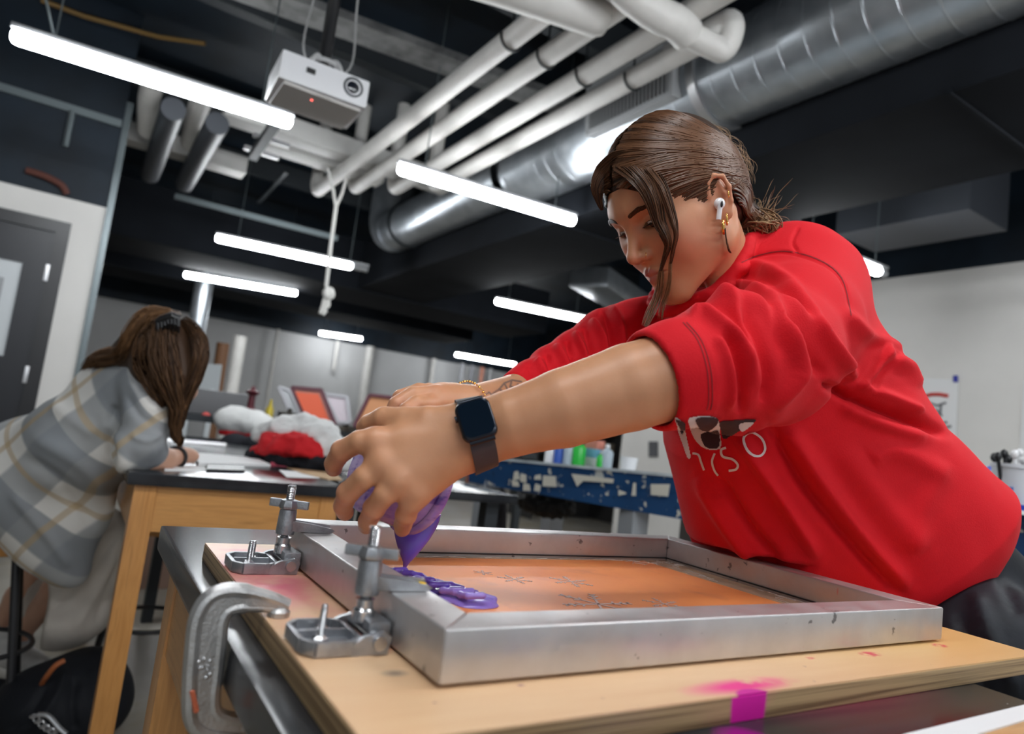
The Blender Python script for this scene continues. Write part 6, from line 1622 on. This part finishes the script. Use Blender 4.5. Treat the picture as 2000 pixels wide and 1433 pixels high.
# ================================================================== BLUE TABLE
TA, TBn = P(915, 893, 3.5), P(1290, 929, 2.83); TC = TA+(TBn-TA)*2.3
UA, UB = P(915, 941, 3.5), P(1349, 1020, 2.72); UC = Vector((TC.x, TC.y, 0.90))
back = Vector((0.72, 0.18, 0))
def blue_mat():
    m, N, L, B = new_mat('blue_chipped_paint'); tc = N.new('ShaderNodeTexCoord'); V = tc.outputs['Object']
    a = mix(N, L, blobs(N, L, V, 3, .3, .7, 1), (0.006, 0.045, 0.135), (0.008, 0.060, 0.17))
    a = mix(N, L, blobs(N, L, V, 26, 0.63, 0.655, 4, 3), a, (0.60, 0.58, 0.50)); a = mix(N, L, blobs(N, L, V, 9, 0.66, 0.68, 2, 5), a, (0.50, 0.52, 0.50))
    a = mix(N, L, blobs(N, L, V, 20, 0.70, 0.72, 12, 3), a, (0.005, 0.01, 0.02))
    L.new(a, B.inputs['Base Color']); B.inputs['Roughness'].default_value = .4; return m
bt = thing('blue_table', 'long blue chipped table with torn labels behind the woman in red', 'table', (TBn.x+.3, TBn.y, 0))
M['blue'] = blue_mat()
MB().prism([TA, TC, UC, UA], back*.03).build('apron', M['blue'], bt)
MB().prism([TA-back*.01, TC-back*.01, TC+back, TA+back], (0, 0, .012)).build('table_top', mat('table_top_pale', (.45, .50, .53), .4, var=.2, vscale=10), bt)
for s in (.03, .37, .97):
    a = TA+(TC-TA)*s; MB().span((a.x+.03, a.y-.04, 0), (a.x+.12, a.y+.05, a.z-.02)).build('leg', mat('grey_leg', (.30, .32, .34), .5), bt)
    b = a+back*.85; MB().span((b.x-.04, b.y-.04, 0), (b.x+.05, b.y+.05, b.z-.02)).build('leg', bpy.data.materials['grey_leg'], bt)
MB().prism([TA+Vector((.1, 0, .42-TA.z)), TC+Vector((.1, 0, .42-TC.z)), TC+back*.9+Vector((0, 0, .42-TC.z)), TA+back*.9+Vector((0, 0, .42-TA.z))], (0, 0, .025)).build('shelf', mat('shelf_ply', (.30, .20, .12), .7), bt)
def lerpT(s, t, dz=0.0): return TA+(TC-TA)*s+back*t+Vector((0, 0, dz))
# torn stickers on the apron
an = (UB-TA).cross(TBn-TA).normalized(); an = -an if an.dot(CAMF) > 0 else an
for k, (x, y, w_, h_) in enumerate(((1010, 928, 10, 16), (1024, 932, 14, 18), (1052, 932, 12, 12), (1008, 945, 12, 12), (1030, 952, 12, 12), (1050, 952, 11, 12), (1074, 938, 26, 24), (1218, 962, 14, 8), (1240, 955, 8, 26), (1290, 955, 34, 24))):
    def onap(px, py):
        r = Vector(ray(px, py)); t = (TA-Vector(CAM)).dot(an)/r.dot(an); return Vector(CAM)+r*t+an*.003
    j = lambda: random.uniform(-2.5, 2.5)
    MB().prism([onap(x-w_/2+j(), y-h_/2+j()), onap(x+w_/2+j(), y-h_/2+2+j()), onap(x+w_/2+j(), y+h_/2+j()), onap(x-w_/2+j(), y+h_/2+j())], an*.0015).build('torn_sticker', mat('old_sticker', (.60, .58, .50), .8) if k == 0 else bpy.data.materials['old_sticker'], bt)
MB().prism([onap(1117, 925), onap(1200, 935), onap(1198, 943), onap(1140, 939), onap(1128, 950)], an*.0015).build('torn_sticker', bpy.data.materials['old_sticker'], bt)
# stores on the shelf under it
for k, (x, y, w_, h_, c, lab) in enumerate(((1030, 1010, .5, .06, (.32, .17, .08), 'brown flat carton'), (1200, 1030, .6, .05, (.22, .15, .09), 'stack of brown boards'), (1075, 1022, .3, .03, (.45, .28, .12), 'light wooden offcut'))):
    c0_ = P(x, y, 3.6 if k != 1 else 3.1); MB().box((c0_.x, c0_.y, .4455+h_/2+.001), (.35, w_, h_), None, .004).build('flat_box', mat('store_%d' % k, c, .7), label=lab+' on the shelf under the blue table', cat='box')
def sd_net(p): return sd_ell(p, P(1065, 982, 3.6), (.13, .20, .07))
o, _, _ = sdf_obj('net_bag', sd_net, (1.6, 2.2, .5), (3.2, 4.2, 1.1), .014, mat('black_net', (.01, .01, .012), .7, bump=1, bscale=40), None, 1, lambda v, n: v+n*np.array([noise.noise(Vector(q)*40)*.02 for q in v])[:, None]); tag(o, 'black lumpy bag stored under the blue table', 'bag')
cj = P(966, 975, 3.9); MB().lathe((cj.x, cj.y, .447), (0, 0, 1), [(0, 0), (.08, 0), (.09, .15), (.07, .35), (.03, .40), (0, .4)], 16).build('dark_jacket', mat('dark_jacket', (.02, .02, .025), .9), label='dark cloth bundle beside the left leg of the blue table', cat='clothes')
# bottles on the blue table
def ontable(x, t):
    lo_, hi_ = -.5, 1.2
    for _ in range(40):
        m_ = (lo_+hi_)/2
        if proj(lerpT(m_, t))[0] < x: lo_ = m_
        else: hi_ = m_
    return lerpT(lo_, t, .0125)
def bottle(x, ybase, d, r, h, c, lab, pump=False, cap=None):
    b = ontable(x, .42+(3.7-d)*.6); t = thing('bottle', lab, 'bottle', tuple(b), 0, 'bottles on the blue table')
    MB().lathe(b, (0, 0, 1), [(0, 0), (r, 0), (r, h*.62), (r*.8, h*.72), (r*.35, h*.80), (r*.35, h*.84), (0, h*.84)], 18).build('bottle_body', c, t)
    if pump: MB().tube([b+Vector((0, 0, h*.84)), b+Vector((0, 0, h)), b+Vector((-r*.9, 0, h*1.0))], r*.16, 8).build('pump', M['white_gloss'], t)
    else: MB().lathe(b+Vector((0, 0, h*.84)), (0, 0, 1), [(0, 0), (r*.4, 0), (r*.35, h*.14), (0, h*.16)], 12).build('cap', cap or M['white_gloss'], t)
M['green_soap'] = mat('green_soap', (.03, .50, .06), .25); M['clear_b'] = mat('bluish_clear', (.42, .50, .56), .25); M['blue_cap'] = mat('blue_cap', (.03, .10, .45), .4)
for x, y, d, r, h, c, lab, pump, cap in ((1073, 902, 3.7, .03, .11, M['white_gloss'], 'small white bottle leftmost on the blue table', False, None), (1088, 902, 3.72, .022, .12, M['blue_cap'], 'slim blue bottle second on the blue table', False, M['blue_cap']),
    (1108, 905, 3.65, .030, .13, M['clear_b'], 'clear bottle left of the green soap', False, None), (1128, 907, 3.62, .034, .14, M['green_soap'], 'green soap bottle with a white pump', True, None), (1182, 911, 3.5, .032, .12, M['clear_b'], 'clear bottle right of the small cartons', False, None), (1171, 911, 3.55, .02, .08, M['green_soap'], 'tiny green bottle beside the cartons', False, None)):
    bottle(x, y, d, r, h, c, lab, pump, cap)
for k, (x, y, w_, c, lab) in enumerate(((1152, 908, .06, (.55, .55, .56), 'lower pale carton between the bottles'), (1160, 892, .055, (.15, .40, .55), 'blue carton stacked on the pale one'), (1160, 880, .05, (.60, .22, .16), 'small red carton at the top of the stack'))):
    b = ontable(1156, .55); MB().box((b.x, b.y, b.z+.023+.0452*k), (w_, w_*2, .045), None, .002).build('carton', mat('carton_%d' % k, c, .6), label=lab, cat='box')
b = ontable(1226, .35); MB().lathe(b, (0, 0, 1), [(0, 0), (.035, 0), (.042, .06), (.040, .06), (.034, .004), (0, .004)], 24).build('plastic_cup', M['white_gloss'], label='white plastic cup on the blue table beside the red sweatshirt', cat='cup')
sh = thing('shelf_unit', 'dark open shelf far behind the bottles', 'shelf', tuple(atz(1130, 960, 0)))
a = aty(1050, 880, 8.2); b = aty(1212, 880, 8.2)
MB().span((a.x, 8.75, 0), (b.x, 8.8, 1.75)).span((a.x, 8.2, 0), (a.x+.03, 8.75, 1.75)).span((b.x-.03, 8.2, 0), (b.x, 8.75, 1.75)).span((a.x, 8.2, 1.72), (b.x, 8.75, 1.75)).build('carcass', mat('shelf_dark', (.03, .028, .028), .6), sh)
for k, z in enumerate((.5, .95, 1.4)):
    MB().span((a.x+.03, 8.2, z), (b.x-.03, 8.75, z+.04)).build('board', M['dark_steel'], sh)
for k in range(5):
    x = a.x+.17+k*(b.x-a.x-.34)/4; MB().span((x-.09, 8.26, .992), (x+.09, 8.6, 1.16+.06*(k % 3)), .01).build('storage_box', mat('storage_%d' % k, ((.3, .3, .3), (.45, .35, .25), (.12, .14, .2), (.4, .4, .42), (.25, .2, .15))[k], .6), label='%s box on the dark far shelf' % ('first grey', 'second tan', 'middle navy', 'fourth pale grey', 'last brown')[k], cat='box')
MB().prism([atx(1268, 862, 5.735), atx(1285, 862, 5.735), atx(1285, 892, 5.735), atx(1268, 892, 5.735)], (-.01, 0, 0)).build('wall_picture', mat('dark_print', (.10, .10, .11), .6), label='small dark picture on the right wall beside the sweatshirt', cat='picture')

# ---- right side: poster, bucket of brushes, trays
po = thing('poster', 'white poster with a red and grey drawing taped to the right wall', 'poster', tuple(atx(1835, 800, 5.73)))
pq = [atx(x, y, 5.735) for x, y in ((1790, 738), (1873, 741), (1868, 856), (1790, 850))]
MB().prism(pq, (-.006, 0, 0)).build('sheet', M['paper'], po)
def pdraw(pts, r, m, nm='drawing'): MB().tube([atx(x, y, 5.727) for x, y in pts], r, 6).build(nm, m, po)
M['p_red'] = mat('print_red', (.55, .05, .04), .7); M['p_grey'] = mat('print_grey', (.13, .13, .14), .7)
pdraw(smooth_path([Vector((a, b, 0)) for a, b in ((1800, 778), (1815, 771), (1835, 770), (1852, 773))], 4) and [(1800, 778), (1808, 773), (1820, 770), (1835, 770), (1852, 773)], .016, M['p_red'])
for pts in ([(1803, 790), (1815, 786), (1830, 792), (1848, 786)], [(1800, 800), (1812, 808), (1828, 800), (1840, 812)], [(1806, 822), (1818, 814), (1826, 826), (1818, 836)], [(1826, 820), (1838, 826), (1850, 824)], [(1812, 832), (1828, 832), (1845, 835), (1858, 832)], [(1815, 795), (1817, 830)], [(1838, 790), (1836, 812)]): pdraw(pts, .009, M['p_grey'])
MB().prism([atx(x, y, 5.72) for x, y in ((1862, 733), (1871, 733), (1871, 746), (1862, 746))], (-.004, 0, 0)).build('tape', mat('blue_tape', (.03, .04, .35), .6), po)
MB().span((5.728, 1.2, 0.9), (5.736, 2.22, 2.0)).build('wall_sheet', M['paper'], label='white sheet on the right wall at the edge of the view', cat='paper')
bk = P(1984, 992, 2.05)
t = thing('bucket', 'white bucket with a blue label holding black handled brushes', 'bucket', tuple(bk))
bx = Vector((bk.x+.012, bk.y, bk.z))
MB().lathe(bx, (0, 0, 1), [(0, 0), (.062, 0), (.070, .115), (.074, .117), (.074, .128), (.068, .128), (.060, .006), (0, .006)], 40).build('bucket_body', mat('bucket_plastic', (.66, .68, .72), .35), t)
ld = P(1968, 960, 2.05); dd = Vector((bx.x-CAM[0], bx.y-CAM[1], 0)).normalized(); sd_ = Vector((dd.y, -dd.x, 0))
MB().prism([bx-dd*.0665-sd_*.030+Vector((0, 0, .035)), bx-dd*.0675-sd_*.012+Vector((0, 0, .035)), bx-dd*.0705-sd_*.012+Vector((0, 0, .060)), bx-dd*.069-sd_*.030+Vector((0, 0, .060))], -dd*.004).build('label', mat('bucket_label', (.10, .22, .55), .5), t)
for k in range(11):
    a = k*2.4; r = .018+.0045*k; c = bx+Vector((math.cos(a)*r*.9, math.sin(a)*r*.9, .03)); tip = c+Vector((math.cos(a)*.02-.01, math.sin(a)*.02, .115+.012*(k % 3)))
    b = MB(); b.tube([c, tip], .0055, 8).ball(tip, .011, 2, (1, 1, 1.3)); b.build('brush', M['black_plastic'] if k % 4 else M['white_gloss'], label='%s handled brush standing in the white bucket' % ('black' if k % 4 else 'white'), cat='brush', group='brushes in the bucket')
c_ = ontable(1893, .45)+Vector((0, 0, .021)); MB().lathe(c_, (0, 0, 1), [(0, -.02), (.036, -.02), (.042, .078), (.040, .078), (.034, -.015), (0, -.015)], 28).build('plastic_cup', mat('cup_translucent', (.60, .60, .58), .3), label='translucent cup with a red mark behind the bucket', cat='cup')
MB().ball(c_-CAMF*.04+Vector((0, 0, .05)), .009, 2, (1.5, .6, .8)).build('red_mark', M['p_red'], bpy.data.objects[[o.name for o in bpy.data.objects if o.name.startswith('plastic_cup')][-1]])
MB().prism([P(1898, 925, 2.2), P(1955, 903, 2.25), P(1955, 911, 2.25), P(1898, 933, 2.2)], CAMF*.01).build('zip_bag_edge', mat('blue_strip', (.12, .18, .60), .4), label='blue strip of a zip bag leaning behind the bucket', cat='bag')
heapb = MB().box(P(1925, 945, 2.22), (.12, .10, .05), None, .012).build('zip_bag', mat('clear_bag', (.45, .46, .52), .3), label='clear plastic bag of supplies behind the bucket', cat='bag')
tr = thing('tray', 'white tray with a blue rim at the right edge under the bucket', 'tray', tuple(P(1985, 1000, 2.0)))
q0, q1 = P(1955, 992, 2.0), P(2060, 1004, 1.95)
MB().prism([q0, q1, q1+Vector((.3, .05, 0)), q0+Vector((.3, .05, 0))], (0, 0, -.012)).build('tray_body', M['white_gloss'], tr)
MB().bar(q0+Vector((.012, 0, .008)), q1+Vector((.012, 0, .008)), .015, .016).build('blue_rim', mat('blue_rim', (.01, .04, .42), .4), tr)
